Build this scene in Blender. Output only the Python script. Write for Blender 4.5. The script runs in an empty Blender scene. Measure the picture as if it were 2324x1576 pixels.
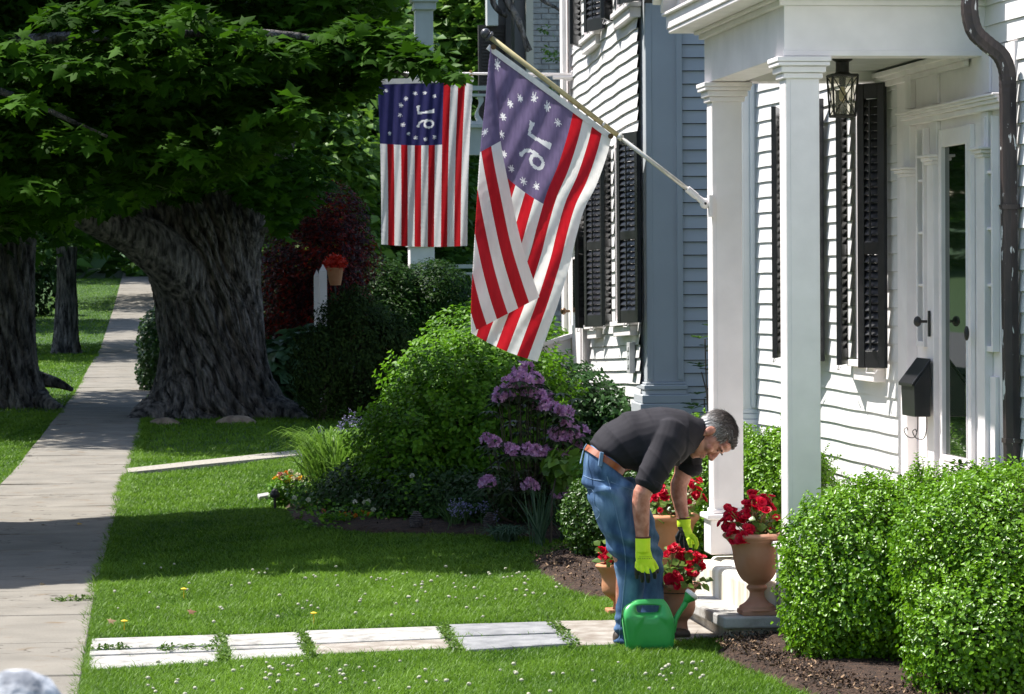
import bpy, math, random
import numpy as np
rng = np.random.default_rng(7); random.seed(7)
sc = bpy.context.scene
COL = sc.collection
D2 = math.radians
# ------------------------------------------------------------------ camera
# pixel helpers use a 2324 x 1576 grid of the photograph
F, CX, CY, H, ROLL, VX, VY = 7500.0, 1162.0, 788.0, 2.08, 0.010, 310.0, 600.0
_v = np.array([(VX-CX)/F, (CY-VY)/F, 1.0]); _v /= np.linalg.norm(_v)
_z = np.array([-math.sin(ROLL), math.cos(ROLL), 0.0]); _z = _z-_v*_z.dot(_v); _z /= np.linalg.norm(_z)
_x = np.cross(_v, _z)
if _x[0] < 0: _x = -_x
M3 = np.array([_x, _v, _z]); CAM = np.array([0, 0, H])
def ray(x, y): return M3 @ np.array([(x-CX)/F, (CY-y)/F, 1.0])
def onX(x, y, X): d = ray(x, y); return CAM+d*(X/d[0])
def onY(x, y, Y): d = ray(x, y); return CAM+d*(Y/d[1])
def onZ(x, y, Z=0.0): d = ray(x, y); return CAM+d*((Z-H)/d[2])
def projn(P):
    c = (np.asarray(P)-CAM) @ M3
    return CX+F*c[:, 0]/c[:, 2], CY-F*c[:, 1]/c[:, 2]
import mathutils
cam_d = bpy.data.cameras.new('camera'); cam = bpy.data.objects.new('camera', cam_d); COL.objects.link(cam)
cam_d.sensor_width = 36.0; cam_d.lens = F/2324*36.0; cam_d.clip_start = .2; cam_d.clip_end = 800
m = mathutils.Matrix.Identity(4)
for i in range(3):
    m[i][0] = M3[i][0]; m[i][1] = M3[i][1]; m[i][2] = -M3[i][2]; m[i][3] = CAM[i]
cam.matrix_world = m
cam_d.dof.use_dof = True; cam_d.dof.focus_distance = 19.0; cam_d.dof.aperture_fstop = 17.0
sc.camera = cam
# ------------------------------------------------------------------ light
SUN = np.array([-.46, .27, .85]); SUN /= np.linalg.norm(SUN)
w = bpy.data.worlds.new('World'); sc.world = w; w.use_nodes = True
nt = w.node_tree; bg = nt.nodes['Background']
sky = nt.nodes.new('ShaderNodeTexSky'); sky.sky_type = 'NISHITA'; sky.sun_disc = False
sky.sun_elevation = math.asin(SUN[2]); sky.sun_rotation = math.atan2(SUN[0], SUN[1])
nt.links.new(sky.outputs[0], bg.inputs[0]); bg.inputs[1].default_value = 0.125
sl = bpy.data.lights.new('sun', 'SUN'); sl.energy = 5.0; sl.angle = D2(.55); sl.color = (1, .965, .91)
so = bpy.data.objects.new('sun', sl); COL.objects.link(so)
so.rotation_mode = 'QUATERNION'; so.rotation_quaternion = mathutils.Vector(SUN).to_track_quat('Z', 'Y')
sc.view_settings.view_transform = 'Standard'; sc.view_settings.look = 'None'
sc.view_settings.exposure = 0.98; sc.view_settings.gamma = 1.0
sc.render.engine = 'CYCLES'; sc.cycles.use_denoising = True
sc.cycles.max_bounces = 6; sc.cycles.transparent_max_bounces = 6

# ------------------------------------------------------------------ materials
MATS = {}
def mat(name, c1, c2=None, rough=.6, scale=6.0, bump=0.0, bscale=40.0, metal=0.0, spec=.5, trans=0.0, attr=False, detail=4.0, stops=(.35, .65), bdist=.01, stretch=(1, 1, 1), sss=0.0, coat=0.0, c3=None):
    if name in MATS: return MATS[name]
    mt = bpy.data.materials.new(name); mt.use_nodes = True; n = mt.node_tree; L = n.links
    p = n.nodes['Principled BSDF']; out = n.nodes['Material Output']
    p.inputs['Roughness'].default_value = rough; p.inputs['Metallic'].default_value = metal
    p.inputs['Specular IOR Level'].default_value = spec
    if coat: p.inputs['Coat Weight'].default_value = coat
    tc = n.nodes.new('ShaderNodeTexCoord'); mp = n.nodes.new('ShaderNodeMapping'); mp.inputs['Scale'].default_value = stretch
    L.new(tc.outputs['Object'], mp.inputs['Vector'])
    col = None
    p.inputs['Base Color'].default_value = (*c1, 1)
    if c2:
        rp = n.nodes.new('ShaderNodeValToRGB')
        rp.color_ramp.elements[0].position = stops[0]; rp.color_ramp.elements[0].color = (*c1, 1)
        rp.color_ramp.elements[1].position = stops[1]; rp.color_ramp.elements[1].color = (*c2, 1)
        if c3:
            e = rp.color_ramp.elements.new((stops[0]+stops[1])/2); e.color = (*c3, 1)
        if attr:
            a = n.nodes.new('ShaderNodeAttribute'); a.attribute_name = 'v'; L.new(a.outputs['Fac'], rp.inputs[0])
        else:
            nz = n.nodes.new('ShaderNodeTexNoise'); nz.inputs['Scale'].default_value = scale; nz.inputs['Detail'].default_value = detail
            L.new(mp.outputs[0], nz.inputs['Vector']); L.new(nz.outputs['Fac'], rp.inputs[0])
        L.new(rp.outputs[0], p.inputs['Base Color']); col = rp.outputs[0]
    if sss:
        p.inputs['Subsurface Weight'].default_value = sss; p.inputs['Subsurface Radius'].default_value = (.02, .008, .004); p.inputs['Subsurface Scale'].default_value = .3
    if bump:
        b = n.nodes.new('ShaderNodeBump'); nz2 = n.nodes.new('ShaderNodeTexNoise'); nz2.inputs['Scale'].default_value = bscale; nz2.inputs['Detail'].default_value = 5
        L.new(mp.outputs[0], nz2.inputs['Vector']); L.new(nz2.outputs['Fac'], b.inputs['Height'])
        b.inputs['Strength'].default_value = bump; b.inputs['Distance'].default_value = bdist
        L.new(b.outputs[0], p.inputs['Normal'])
    if trans:
        tr = n.nodes.new('ShaderNodeBsdfTranslucent'); mx = n.nodes.new('ShaderNodeMixShader'); mx.inputs[0].default_value = trans
        tr.inputs[0].default_value = (*c1, 1)
        if col is not None: L.new(col, tr.inputs[0])
        L.new(p.outputs[0], mx.inputs[1]); L.new(tr.outputs[0], mx.inputs[2]); L.new(mx.outputs[0], out.inputs['Surface'])
    MATS[name] = mt; return mt
def leafmat(name, dark, light, rough=.45, trans=.3, spec=.28, mid=None): return mat(name, dark, light, rough=rough, attr=True, stops=(0, 1), trans=trans, spec=spec, c3=mid)
WHITE = mat('white_paint', (.89, .835, .825), (.80, .75, .74), rough=.5, scale=4.5, bump=.15, bscale=30, bdist=.004)
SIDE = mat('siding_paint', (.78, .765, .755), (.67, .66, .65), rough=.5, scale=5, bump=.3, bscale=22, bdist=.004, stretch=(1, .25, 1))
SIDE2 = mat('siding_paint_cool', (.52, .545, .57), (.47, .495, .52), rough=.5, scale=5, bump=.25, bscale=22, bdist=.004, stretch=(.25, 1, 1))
PILA = mat('pilaster_paint', (.47, .50, .525), (.43, .455, .48), rough=.5, scale=2, bump=.2, bscale=25, bdist=.004)
BLACK = mat('black_paint', (.010, .010, .012), (.018, .018, .020), rough=.33, scale=9)
IRON = mat('iron', (.015, .014, .014), (.03, .027, .025), rough=.5, scale=40)
GLASSD = mat('dark_glass', (.006, .010, .008), rough=.12, spec=.35)

# ------------------------------------------------------------------ objects
ROOTS = {}
def tag(o, label=None, cat=None, group=None, kind=None):
    if label: o['label'] = label
    if cat: o['category'] = cat
    if group: o['group'] = group
    if kind: o['kind'] = kind
    return o
def thing(name, label, cat, loc, group=None):
    o = bpy.data.objects.new(name, None); COL.objects.link(o); o.location = tuple(float(t) for t in loc); o.empty_display_size = .1
    return tag(o, label, cat, group)
def wloc(o):
    l = np.zeros(3)
    while o is not None: l = l+np.array(o.location); o = o.parent
    return l
def link_mesh(name, me, mt, parent=None, loc=None, smooth=False):
    o = bpy.data.objects.new(name, me); COL.objects.link(o)
    if parent is not None: o.parent = parent
    ms = mt if isinstance(mt, (list, tuple)) else [mt]
    for q in ms: me.materials.append(q)
    if smooth: me.polygons.foreach_set('use_smooth', np.ones(len(me.polygons), bool))
    return o
def npmesh(name, V, Fc, mt, parent=None, loc=None, smooth=False, attr=None, mats=None):
    """V (N,3) world coordinates, Fc (M,k) faces of one size"""
    V = np.asarray(V, float)
    base = wloc(parent) if parent is not None else (np.asarray(loc, float) if loc is not None else np.zeros(3))
    me = bpy.data.meshes.new(name); Fc = np.asarray(Fc, np.int32); M_, k = Fc.shape
    me.vertices.add(len(V)); me.vertices.foreach_set('co', (V-base).astype(np.float32).ravel())
    me.loops.add(M_*k); me.loops.foreach_set('vertex_index', Fc.ravel())
    me.polygons.add(M_); me.polygons.foreach_set('loop_start', np.arange(0, M_*k, k, dtype=np.int32))
    me.polygons.foreach_set('loop_total', np.full(M_, k, np.int32))
    if mats is not None: me.polygons.foreach_set('material_index', np.asarray(mats, np.int32))
    if attr is not None:
        a = me.attributes.new('v', 'FLOAT', 'POINT'); a.data.foreach_set('value', np.asarray(attr, np.float32))
    me.update(calc_edges=True)
    o = link_mesh(name, me, mt, parent, smooth=smooth)
    if parent is None: o.location = tuple(float(t) for t in base)
    return o
class MB:
    def __init__(s): s.v = []; s.f = []; s.m = []
    def add(s, vs, fs, mi=0):
        b = len(s.v); s.v += [tuple(map(float, q)) for q in vs]; s.f += [tuple(b+i for i in f) for f in fs]; s.m += [mi]*len(fs); return s
    def hexa(s, c, mi=0):   # 8 corners: 0-3 bottom loop, 4-7 top loop
        return s.add(c, [(3, 2, 1, 0), (4, 5, 6, 7), (0, 1, 5, 4), (1, 2, 6, 5), (2, 3, 7, 6), (3, 0, 4, 7)], mi)
    def box(s, fr, a0, a1, b0, b1, z0, z1, mi=0):
        P = fr.P
        return s.hexa([P(a0, b0, z0), P(a1, b0, z0), P(a1, b1, z0), P(a0, b1, z0), P(a0, b0, z1), P(a1, b0, z1), P(a1, b1, z1), P(a0, b1, z1)], mi)
    def prism(s, pts, off, mi=0):
        n = len(pts); pts = [np.array(p, float) for p in pts]; off = np.array(off, float)
        return s.add(pts+[p+off for p in pts], [tuple(range(n))[::-1], tuple(range(n, 2*n))]+[(i, (i+1) % n, n+(i+1) % n, n+i) for i in range(n)], mi)
    def tube(s, pts, r, n=8, mi=0, cap=True):
        pts = [np.array(p, float) for p in pts]; rs = r if hasattr(r, '__len__') else [r]*len(pts)
        vs = []; up = np.array([.13, .21, .97])
        for i, p in enumerate(pts):
            t = pts[min(i+1, len(pts)-1)]-pts[max(i-1, 0)]; t = t/(np.linalg.norm(t)+1e-9)
            if abs(t.dot(up)) > .97: up = np.array([.9, .3, .1])
            x = np.cross(t, up); x /= np.linalg.norm(x); y = np.cross(x, t)
            for k in range(n):
                a = 2*math.pi*k/n; vs.append(p+rs[i]*(x*math.cos(a)+y*math.sin(a)))
        fs = [(i*n+k, i*n+(k+1) % n, (i+1)*n+(k+1) % n, (i+1)*n+k) for i in range(len(pts)-1) for k in range(n)]
        if cap: fs += [tuple(range(n))[::-1], tuple(range((len(pts)-1)*n, len(pts)*n))]
        return s.add(vs, fs, mi)
    def lathe(s, c, prof, n=32, mi=0, axis=None, sq=None):
        c = np.array(c, float); vs = []
        for r, z in prof:
            for k in range(n):
                a = 2*math.pi*(k+.5)/n; vs.append(c+np.array([r*math.cos(a), r*math.sin(a), z]))
        fs = [(i*n+k, i*n+(k+1) % n, (i+1)*n+(k+1) % n, (i+1)*n+k) for i in range(len(prof)-1) for k in range(n)]
        fs += [tuple(range(n))[::-1], tuple(range((len(prof)-1)*n, len(prof)*n))]
        return s.add(vs, fs, mi)
    def ell(s, c, r, ax=None, n=14, mi=0):
        c = np.array(c, float); ax = np.eye(3) if ax is None else np.array(ax, float); r = np.array(r, float); vs = []; m_ = n//2+1
        for i in range(1, m_):
            t = math.pi*i/m_
            for k in range(n):
                a = 2*math.pi*k/n; l = np.array([math.sin(t)*math.cos(a), math.sin(t)*math.sin(a), math.cos(t)])*r; vs.append(c+l@ax)
        vs += [c+np.array([0, 0, r[2]])@ax, c-np.array([0, 0, r[2]])@ax]; T = len(vs)-2; R = m_-1
        fs = [(i*n+k, (i+1)*n+k, (i+1)*n+(k+1) % n, i*n+(k+1) % n) for i in range(R-1) for k in range(n)]
        fs += [(T, k, (k+1) % n) for k in range(n)]+[(T+1, (R-1)*n+(k+1) % n, (R-1)*n+k) for k in range(n)]
        return s.add(vs, fs, mi)
    def loft(s, secs, n=20, mi=0, sup=1.0):
        """secs: (centre, axis1, axis2)"""
        vs = []
        def ring(c, a1, a2, k_=1.0):
            for k in range(n):
                a = 2*math.pi*k/n; ca, sa = math.cos(a), math.sin(a)
                if sup != 1: ca = math.copysign(abs(ca)**sup, ca); sa = math.copysign(abs(sa)**sup, sa)
                vs.append(c+k_*(a1*ca+a2*sa))
        S = [(np.array(c, float), np.array(a, float), np.array(b, float)) for c, a, b in secs]
        d0 = S[0][0]-S[1][0]; d0 /= np.linalg.norm(d0); r0 = min(np.linalg.norm(S[0][1]), np.linalg.norm(S[0][2]))
        d1 = S[-1][0]-S[-2][0]; d1 /= np.linalg.norm(d1); r1 = min(np.linalg.norm(S[-1][1]), np.linalg.norm(S[-1][2]))
        ring(S[0][0]+d0*r0*.45, S[0][1], S[0][2], .35); ring(S[0][0]+d0*r0*.3, S[0][1], S[0][2], .75)
        for c, a, b in S: ring(c, a, b)
        ring(S[-1][0]+d1*r1*.3, S[-1][1], S[-1][2], .75); ring(S[-1][0]+d1*r1*.45, S[-1][1], S[-1][2], .35)
        R = len(S)+4
        fs = [(i*n+k, i*n+(k+1) % n, (i+1)*n+(k+1) % n, (i+1)*n+k) for i in range(R-1) for k in range(n)]
        fs += [tuple(range(n))[::-1], tuple(range((R-1)*n, R*n))]
        return s.add(vs, fs, mi)
    def mesh(s, name, base):
        me = bpy.data.meshes.new(name); me.from_pydata((np.array(s.v)-base).tolist(), [], s.f)
        if any(s.m): me.polygons.foreach_set('material_index', np.array(s.m, np.int32))
        me.update(); return me
    def build(s, name, mt, parent=None, loc=None, smooth=False, bevel=0, seg=2):
        base = wloc(parent) if parent is not None else (np.asarray(loc, float) if loc is not None else np.mean(np.array(s.v), 0)*[1, 1, 0])
        me = s.mesh(name, base); o = link_mesh(name, me, mt, parent, smooth=smooth)
        if parent is None: o.location = tuple(float(t) for t in base)
        if bevel:
            b = o.modifiers.new('b', 'BEVEL'); b.width = bevel; b.segments = seg; b.limit_method = 'ANGLE'; b.angle_limit = D2(40)
        return o
def catmull(pts, n=6):
    pts = [np.array(p, float) for p in pts]; P = [2*pts[0]-pts[1]]+pts+[2*pts[-1]-pts[-2]]; out = []
    for i in range(1, len(P)-2):
        for k in range(n):
            t = k/n; a, b, c, d = P[i-1:i+3]
            out.append(.5*((2*b)+(-a+c)*t+(2*a-5*b+4*c-d)*t*t+(-a+3*b-3*c+d)*t**3))
    out.append(P[-2]); return out
class Fr:
    def __init__(s, O, d, n): s.O = np.array(O, float); s.d = np.array(d, float); s.n = np.array(n, float)
    def P(s, a, b, z): return s.O+s.d*a+s.n*b+np.array([0, 0, z])
    def hit(s, x, y, b=0.0):
        r = ray(x, y); A = np.array([-r, s.d, [0, 0, 1.0]]).T
        t, a, z = np.linalg.solve(A, CAM-s.O-s.n*b); return a, z
WORLD = Fr((0, 0, 0), (0, 1, 0), (1, 0, 0))     # a = Y, b = X
def fsmooth(n):    # smooth 2-D noise by sums of sines
    r = np.random.default_rng(n); K = r.normal(size=(10, 2)); ph = r.uniform(0, 6.28, 10)
    return lambda x, y, f=1.0: sum(np.sin(f*(K[i, 0]*x+K[i, 1]*y)*1.7+ph[i]) for i in range(10))/10
NZ = fsmooth(3); NZ2 = fsmooth(11)
# ------------------------------------------------------------------ leaves
def T_simple(w=.5, fold=.18, curl=-.12):   # base, left, tip, right (+ mid) ; x across, y along, z normal
    v = np.array([[0, 0, 0], [-w/2, .42, fold*w], [-w*.34, .74, fold*w*.6], [0, 1, curl], [w*.34, .74, fold*w*.6], [w/2, .42, fold*w], [0, .5, 0]])
    f = [(6, 1, 0), (6, 2, 1), (6, 3, 2), (6, 4, 3), (6, 5, 4), (6, 0, 5)]; return v, np.array(f)
def T_quad(w=.6, fold=.2):
    v = np.array([[0, 0, 0], [-w/2, .5, fold*w], [0, 1, -.05], [w/2, .5, fold*w]]); return v, np.array([(0, 1, 2), (0, 2, 3)])
def T_maple():
    o = [(0, .0), (-.12, .06), (-.46, -.02), (-.30, .24), (-.62, .50), (-.26, .48), (-.22, .60), (0, 1.0), (.22, .60), (.26, .48), (.62, .50), (.30, .24), (.46, -.02), (.12, .06)]
    v = [[x, y, -.12*abs(x)*1.5-.1*max(0, y-.5)] for x, y in o]+[[0, .35, .03]]; n = len(o)
    return np.array(v), np.array([(n, (i+1) % n, i) for i in range(n)])
def T_blade():
    return np.array([[-.5, 0, 0], [.5, 0, 0], [.32, .6, .0], [-.32, .6, .0], [0, 1, .0]]), None
def unit(a): return a/(np.linalg.norm(a, axis=1, keepdims=True)+1e-9)
def leaves(name, P, N, Tp, size, tmpl, mt, parent=None, loc=None, v=None, label=None):
    """P position, N normal, Tp tip direction; all (n,3)"""
    n = len(P); N = unit(N); Tp = unit(Tp-N*np.sum(N*Tp, 1, keepdims=True)); X = np.cross(Tp, N)
    tv, tf = tmpl; k = len(tv); size = np.broadcast_to(np.asarray(size, float), (n,))[:, None, None]
    V = P[:, None, :]+size*(tv[None, :, 0:1]*X[:, None, :]+tv[None, :, 1:2]*Tp[:, None, :]+tv[None, :, 2:3]*N[:, None, :])
    Fc = (tf[None]+np.arange(n)[:, None, None]*k).reshape(-1, 3)
    vv = rng.random(n) if v is None else np.clip(v, 0, 1)
    return npmesh(name, V.reshape(-1, 3), Fc, mt, parent, loc, attr=np.repeat(vv, k))
def rv(n, s=1.0): return rng.normal(size=(n, 3))*s
def sprays(C, k, r, flat=.35, droop=.5):
    """C (n,3) spray centres -> k leaf positions each and outward dirs"""
    n = len(C); off = rng.normal(size=(n, k, 3)); off /= np.linalg.norm(off, axis=2, keepdims=True); off *= rng.random((n, k, 1))**.5
    rr = np.broadcast_to(np.asarray(r, float), (n,))[:, None]
    o = off*np.stack([rr*np.ones((n, k)), rr*np.ones((n, k)), rr*flat*np.ones((n, k))], 2)
    o[:, :, 2] -= droop*(off[:, :, 0]**2+off[:, :, 1]**2)*rr*.6
    return (C[:, None]+o).reshape(-1, 3), off.reshape(-1, 3)
def inpoly(x, y, poly):
    x = np.asarray(x); y = np.asarray(y); ins = np.zeros(x.shape, bool); n = len(poly)
    for i in range(n):
        x1, y1 = poly[i][:2]; x2, y2 = poly[(i+1) % n][:2]
        c = ((y1 > y) != (y2 > y)) & (x < (x2-x1)*(y-y1)/((y2-y1)+1e-12)+x1); ins ^= c
    return ins
def bush(name, label, cat, blobs, n, size, tmpl, lm, sm=None, up=.5, jit=.12, shell=.55, group=None, tipup=.4, lump=.12, stems=14, vfun=None, partname='foliage', spr=0):
    """blobs: (cx,cy,cz,rx,ry,rz). leaves in a lumpy shell, stems inside"""
    B = np.array(blobs, float); area = (B[:, 3]*B[:, 5]+B[:, 3]*B[:, 4]+B[:, 4]*B[:, 5]); c0 = B[0]
    root = thing(name, label, cat, (np.mean(B[:, 0]), np.mean(B[:, 1]), 0), group)
    idx = rng.choice(len(B), n, p=area/area.sum()); b = B[idx]
    d = unit(rv(n)); rad = 1-shell*rng.random(n)**2.2
    lum = 1+lump*NZ(d[:, 0]*4+idx*2.1, d[:, 2]*4+d[:, 1]*3)*2.0+lump*.6*NZ2(d[:, 0]*11+idx, d[:, 2]*11-d[:, 1]*9)
    P = b[:, :3]+d*b[:, 3:6]*(rad*lum)[:, None]+rv(n, jit*.1)
    keep = P[:, 2] > .02
    for j in range(len(B)):      # drop leaves deep inside other blobs
        q = (P-B[j, :3])/B[j, 3:6]; keep &= (np.sum(q*q, 1) > (1-shell)**2) | (idx == j)
    P = P[keep]; d = d[keep]; 
    N = d+np.array([0, 0, up])+rv(len(P), .45); Tp = d*1.0+np.array([0, 0, tipup])+rv(len(P), .6)
    s = size*(.65+.6*rng.random(len(P)))
    vv = rng.random(len(P))*.75+.25*(NZ(P[:, 0]*6, P[:, 2]*6+P[:, 1]*5)+.5)
    leaves(partname, P, N, Tp, s, tmpl, lm, root, v=vv)
    if stems:
        mb = MB()
        for j in range(len(B)):
            for k in range(stems):
                d_ = unit(rv(1))[0]; d_[2] = abs(d_[2])*.8; e = B[j, :3]+d_*B[j, 3:6]*.85
                s0 = np.array([B[j, 0]+random.uniform(-.12, .12), B[j, 1]+random.uniform(-.12, .12), 0.0]); mid = (s0+e)/2+np.array([0, 0, .05])+rv(1, .04)[0]
                mb.tube([s0, mid, e], [.012, .008, .003], 5)
        mb.build('branch', sm or BARKM, root)
    return root
BARKM = mat('twig', (.06, .045, .035), (.10, .08, .06), rough=.9, scale=30)
# ================================================================== GROUND
_gy = [0, 34, 43, 60, 78, 105, 132, 170, 260, 500]; _gz = [0, 0, .08, .10, .12, .60, 1.42, 2.6, 5, 9]
def zg(y): return np.interp(y, _gy, _gz)
def ground_obj():
    xs = np.concatenate([np.linspace(-200, -8, 14), np.linspace(-6, 8, 57), np.linspace(10, 200, 14)])
    ys = np.concatenate([np.linspace(-30, 10, 6), np.linspace(12, 50, 96), np.linspace(52, 150, 50), np.linspace(160, 500, 20)])
    X, Y = np.meshgrid(xs, ys); Z = zg(Y)+.012*NZ(X*1.2, Y*1.2)*(np.abs(X) < 8)-.02
    V = np.stack([X, Y, Z], 2).reshape(-1, 3); nx = len(xs); I = np.arange(len(ys)-1)[:, None]*nx+np.arange(nx-1)[None]
    Fc = np.stack([I, I+1, I+nx+1, I+nx], 2).reshape(-1, 4)
    g = npmesh('ground', V, Fc, mat('lawn_soil', (.014, .045, .004), (.030, .080, .008), rough=.95, scale=9, bump=.6, bscale=60, bdist=.03), loc=(0, 0, 0), smooth=True)
    tag(g, 'green lawn ground running up the street', kind='structure')
ground_obj()
SWR = [(0, -.32), (16, -.30), (21, -.28), (29, -.17), (33.7, -.10), (38, .0), (45, .13), (52, .20), (62, .27), (78, .33), (100, .45), (132, .83), (150, 1.0)]
SWL = [(0, -1.55), (16, -1.52), (25, -1.42), (30.8, -1.30), (36, -1.2), (43.3, -1.06), (52, -.95), (62, -.93), (78, -.85), (100, -.78), (132, -.62), (150, -.5)]
def swr(y): return np.interp(y, [p[0] for p in SWR], [p[1] for p in SWR])
def swl(y): return np.interp(y, [p[0] for p in SWL], [p[1] for p in SWL])
def sidewalk():
    mt = bpy.data.materials.new('concrete'); mt.use_nodes = True; n = mt.node_tree; L = n.links; p = n.nodes['Principled BSDF']; p.inputs['Roughness'].default_value = .9
    tc = n.nodes.new('ShaderNodeTexCoord')
    def noise(s, d=5):
        z = n.nodes.new('ShaderNodeTexNoise'); z.inputs['Scale'].default_value = s; z.inputs['Detail'].default_value = d; L.new(tc.outputs['Object'], z.inputs['Vector']); return z.outputs['Fac']
    def ramp(f, a, b, ca, cb):
        r = n.nodes.new('ShaderNodeValToRGB'); r.color_ramp.elements[0].position = a; r.color_ramp.elements[0].color = ca; r.color_ramp.elements[1].position = b; r.color_ramp.elements[1].color = cb; L.new(f, r.inputs[0]); return r.outputs[0]
    def mixc(f, a, b, mode='MIX'):
        q = n.nodes.new('ShaderNodeMix'); q.data_type = 'RGBA'; q.blend_type = mode
        if isinstance(f, float): q.inputs[0].default_value = f
        else: L.new(f, q.inputs[0])
        L.new(a, q.inputs[6]); L.new(b, q.inputs[7]); return q.outputs[2]
    base = ramp(noise(2.2), .3, .7, (.185, .170, .143, 1), (.27, .248, .21, 1))
    fine = ramp(noise(140, 2), .25, .75, (.62, .60, .57, 1), (1, 1, 1, 1))
    stain = ramp(noise(5.5), .60, .74, (1, 1, 1, 1), (.82, .64, .46, 1))
    c = mixc(1.0, mixc(1.0, base, fine, 'MULTIPLY'), stain, 'MULTIPLY')
    vo = n.nodes.new('ShaderNodeTexVoronoi'); vo.feature = 'DISTANCE_TO_EDGE'; vo.inputs['Scale'].default_value = .42; dn_ = n.nodes.new('ShaderNodeTexNoise'); dn_.inputs['Scale'].default_value = 3.0; L.new(tc.outputs['Object'], dn_.inputs['Vector']); ad = n.nodes.new('ShaderNodeVectorMath'); ad.operation = 'ADD'; L.new(tc.outputs['Object'], ad.inputs[0]); L.new(dn_.outputs['Color'], ad.inputs[1]); L.new(ad.outputs[0], vo.inputs['Vector'])
    crk = ramp(vo.outputs['Distance'], .0, .006, (.35, .33, .3, 1), (1, 1, 1, 1)); spk = ramp(noise(38, 2), .70, .74, (1, 1, 1, 1), (.55, .5, .42, 1)); c = mixc(1.0, mixc(1.0, c, crk, 'MULTIPLY'), spk, 'MULTIPLY'); L.new(c, p.inputs['Base Color'])
    b = n.nodes.new('ShaderNodeBump'); b.inputs['Strength'].default_value = .5; b.inputs['Distance'].default_value = .004; L.new(noise(120, 3), b.inputs['Height']); L.new(b.outputs[0], p.inputs['Normal'])
    # joints as real gaps between slabs
    mb = MB(); y = 8.0; i = 0
    while y < 148:
        y1 = y+1.46+random.uniform(-.03, .03); t = .012*math.sin(i*1.7)*(1 if y > 24 else .3); sk = random.uniform(-.02, .02)
        def q(yy, side, z): return (float(swl(yy)) if side == 0 else float(swr(yy)), yy+(sk if side else 0), float(zg(yy))+z)
        y1g = y1-.026
        mb.hexa([q(y, 0, -.06), q(y, 1, -.06), q(y1g, 1, -.06), q(y1g, 0, -.06), q(y, 0, .022+t), q(y, 1, .022-t*.5), q(y1g, 1, .022), q(y1g, 0, .022)])
        y = y1; i += 1
    o = mb.build('sidewalk', mt, loc=(0, 0, 0), bevel=.006, seg=1); tag(o, 'concrete slab sidewalk with dark joints between the lawns', kind='structure')
sidewalk()
def far_path():     # light strip joining the sidewalk
    top = [(288, 1071), (360, 1063), (430, 1055), (560, 1041), (690, 1027)]; bot = [(291, 1080), (370, 1072), (450, 1063), (570, 1051), (690, 1039)]
    mb = MB(); A = [onZ(x, y, 0) for x, y in top]; B = [onZ(x, y, 0) for x, y in bot]
    for i in range(4):
        a, b, c, d = B[i], B[i+1], A[i+1], A[i]
        mb.hexa([a+[0, 0, -.05], b+[0, 0, -.05], c+[0, 0, -.05], d+[0, 0, -.05], a+[0, 0, .035], b+[0, 0, .035], c+[0, 0, .035], d+[0, 0, .035]])
    tag(mb.build('path', mat('path_gravel', (.24, .22, .18), (.36, .33, .28), rough=.9, scale=30, bump=.5, bscale=90), loc=(0, 30, 0)), 'narrow pale path crossing the lawn beside the big tree', kind='structure')
far_path()
# marble path slabs (pixel outlines of the top faces)
MARB = mat('marble', (.20, .19, .17), (.36, .35, .335), rough=.7, scale=9, bump=.5, bscale=45, stretch=(1, 1, 1), stops=(.3, .6), c3=(.33, .315, .29))
MARBG = mat('marble_grey', (.17, .172, .18), (.27, .27, .275), rough=.65, scale=8, bump=.4, bscale=45)
MARBW = mat('marble_warm', (.20, .165, .13), (.35, .32, .28), rough=.65, scale=7, bump=.4, bscale=45)
SLABS = [([(207, 1449), (494, 1440), (506, 1462), (204, 1473)], MARB, 'long white marble slab, farthest strip where the path meets the sidewalk'),
 ([(203, 1477), (500, 1467), (503, 1475), (202, 1486)], MARB, 'thin white marble strip, middle one at the sidewalk end of the path'),
 ([(202, 1490), (498, 1479), (497, 1500), (197, 1519)], MARB, 'white marble slab nearest the viewer at the sidewalk end of the path'),
 ([(511, 1441), (680, 1434), (690, 1458), (518, 1464)], MARB, 'short white marble slab, second from the sidewalk on the far side'),
 ([(520, 1467), (690, 1461), (692, 1466), (520, 1473)], MARB, 'very thin marble strip between two short white slabs'),
 ([(519, 1476), (694, 1469), (696, 1488), (521, 1497)], MARB, 'short white marble slab with grass over its near edge'),
 ([(691, 1431), (995, 1421), (1012, 1447), (714, 1459)], MARB, 'large cream marble slab in the middle of the path, far side'),
 ([(712, 1462), (1030, 1449), (1042, 1469), (716, 1484)], MARBW, 'long warm toned marble slab in the middle of the path, near side'),
 ([(1016, 1417), (1251, 1410), (1276, 1434), (1028, 1443)], MARBG, 'grey marble slab on the far side of the path'),
 ([(1031, 1446), (1300, 1437), (1312, 1458), (1062, 1474)], MARBG, 'grey marble slab on the near side of the path'),
 ([(1257, 1409), (1405, 1407), (1440, 1460), (1308, 1464)], MARBW, 'stained marble slab at the heel of the bending man'),
 ([(1411, 1407), (1600, 1401), (1640, 1440), (1446, 1460)], MARBW, 'marble slab under the watering can in front of the step')]
PATHPOLY = []
for k, (pg, mt_, lb) in enumerate(SLABS):
    zt = .016+.005*math.sin(k*2.3); P = [onZ(x, y, zt) for x, y in pg]; mb = MB(); mb.prism([p-np.array([0, 0, .09]) for p in P][::-1], (0, 0, .09))
    PATHPOLY.append([tuple(p) for p in P])
    # a slight crown in the outline: bevelled worn edges
    o = mb.build('path_slab', mt_, loc=np.mean(P, 0)*[1, 1, 0], bevel=.012); tag(o, lb, 'paving slab', 'marble slabs of the garden path')
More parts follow.
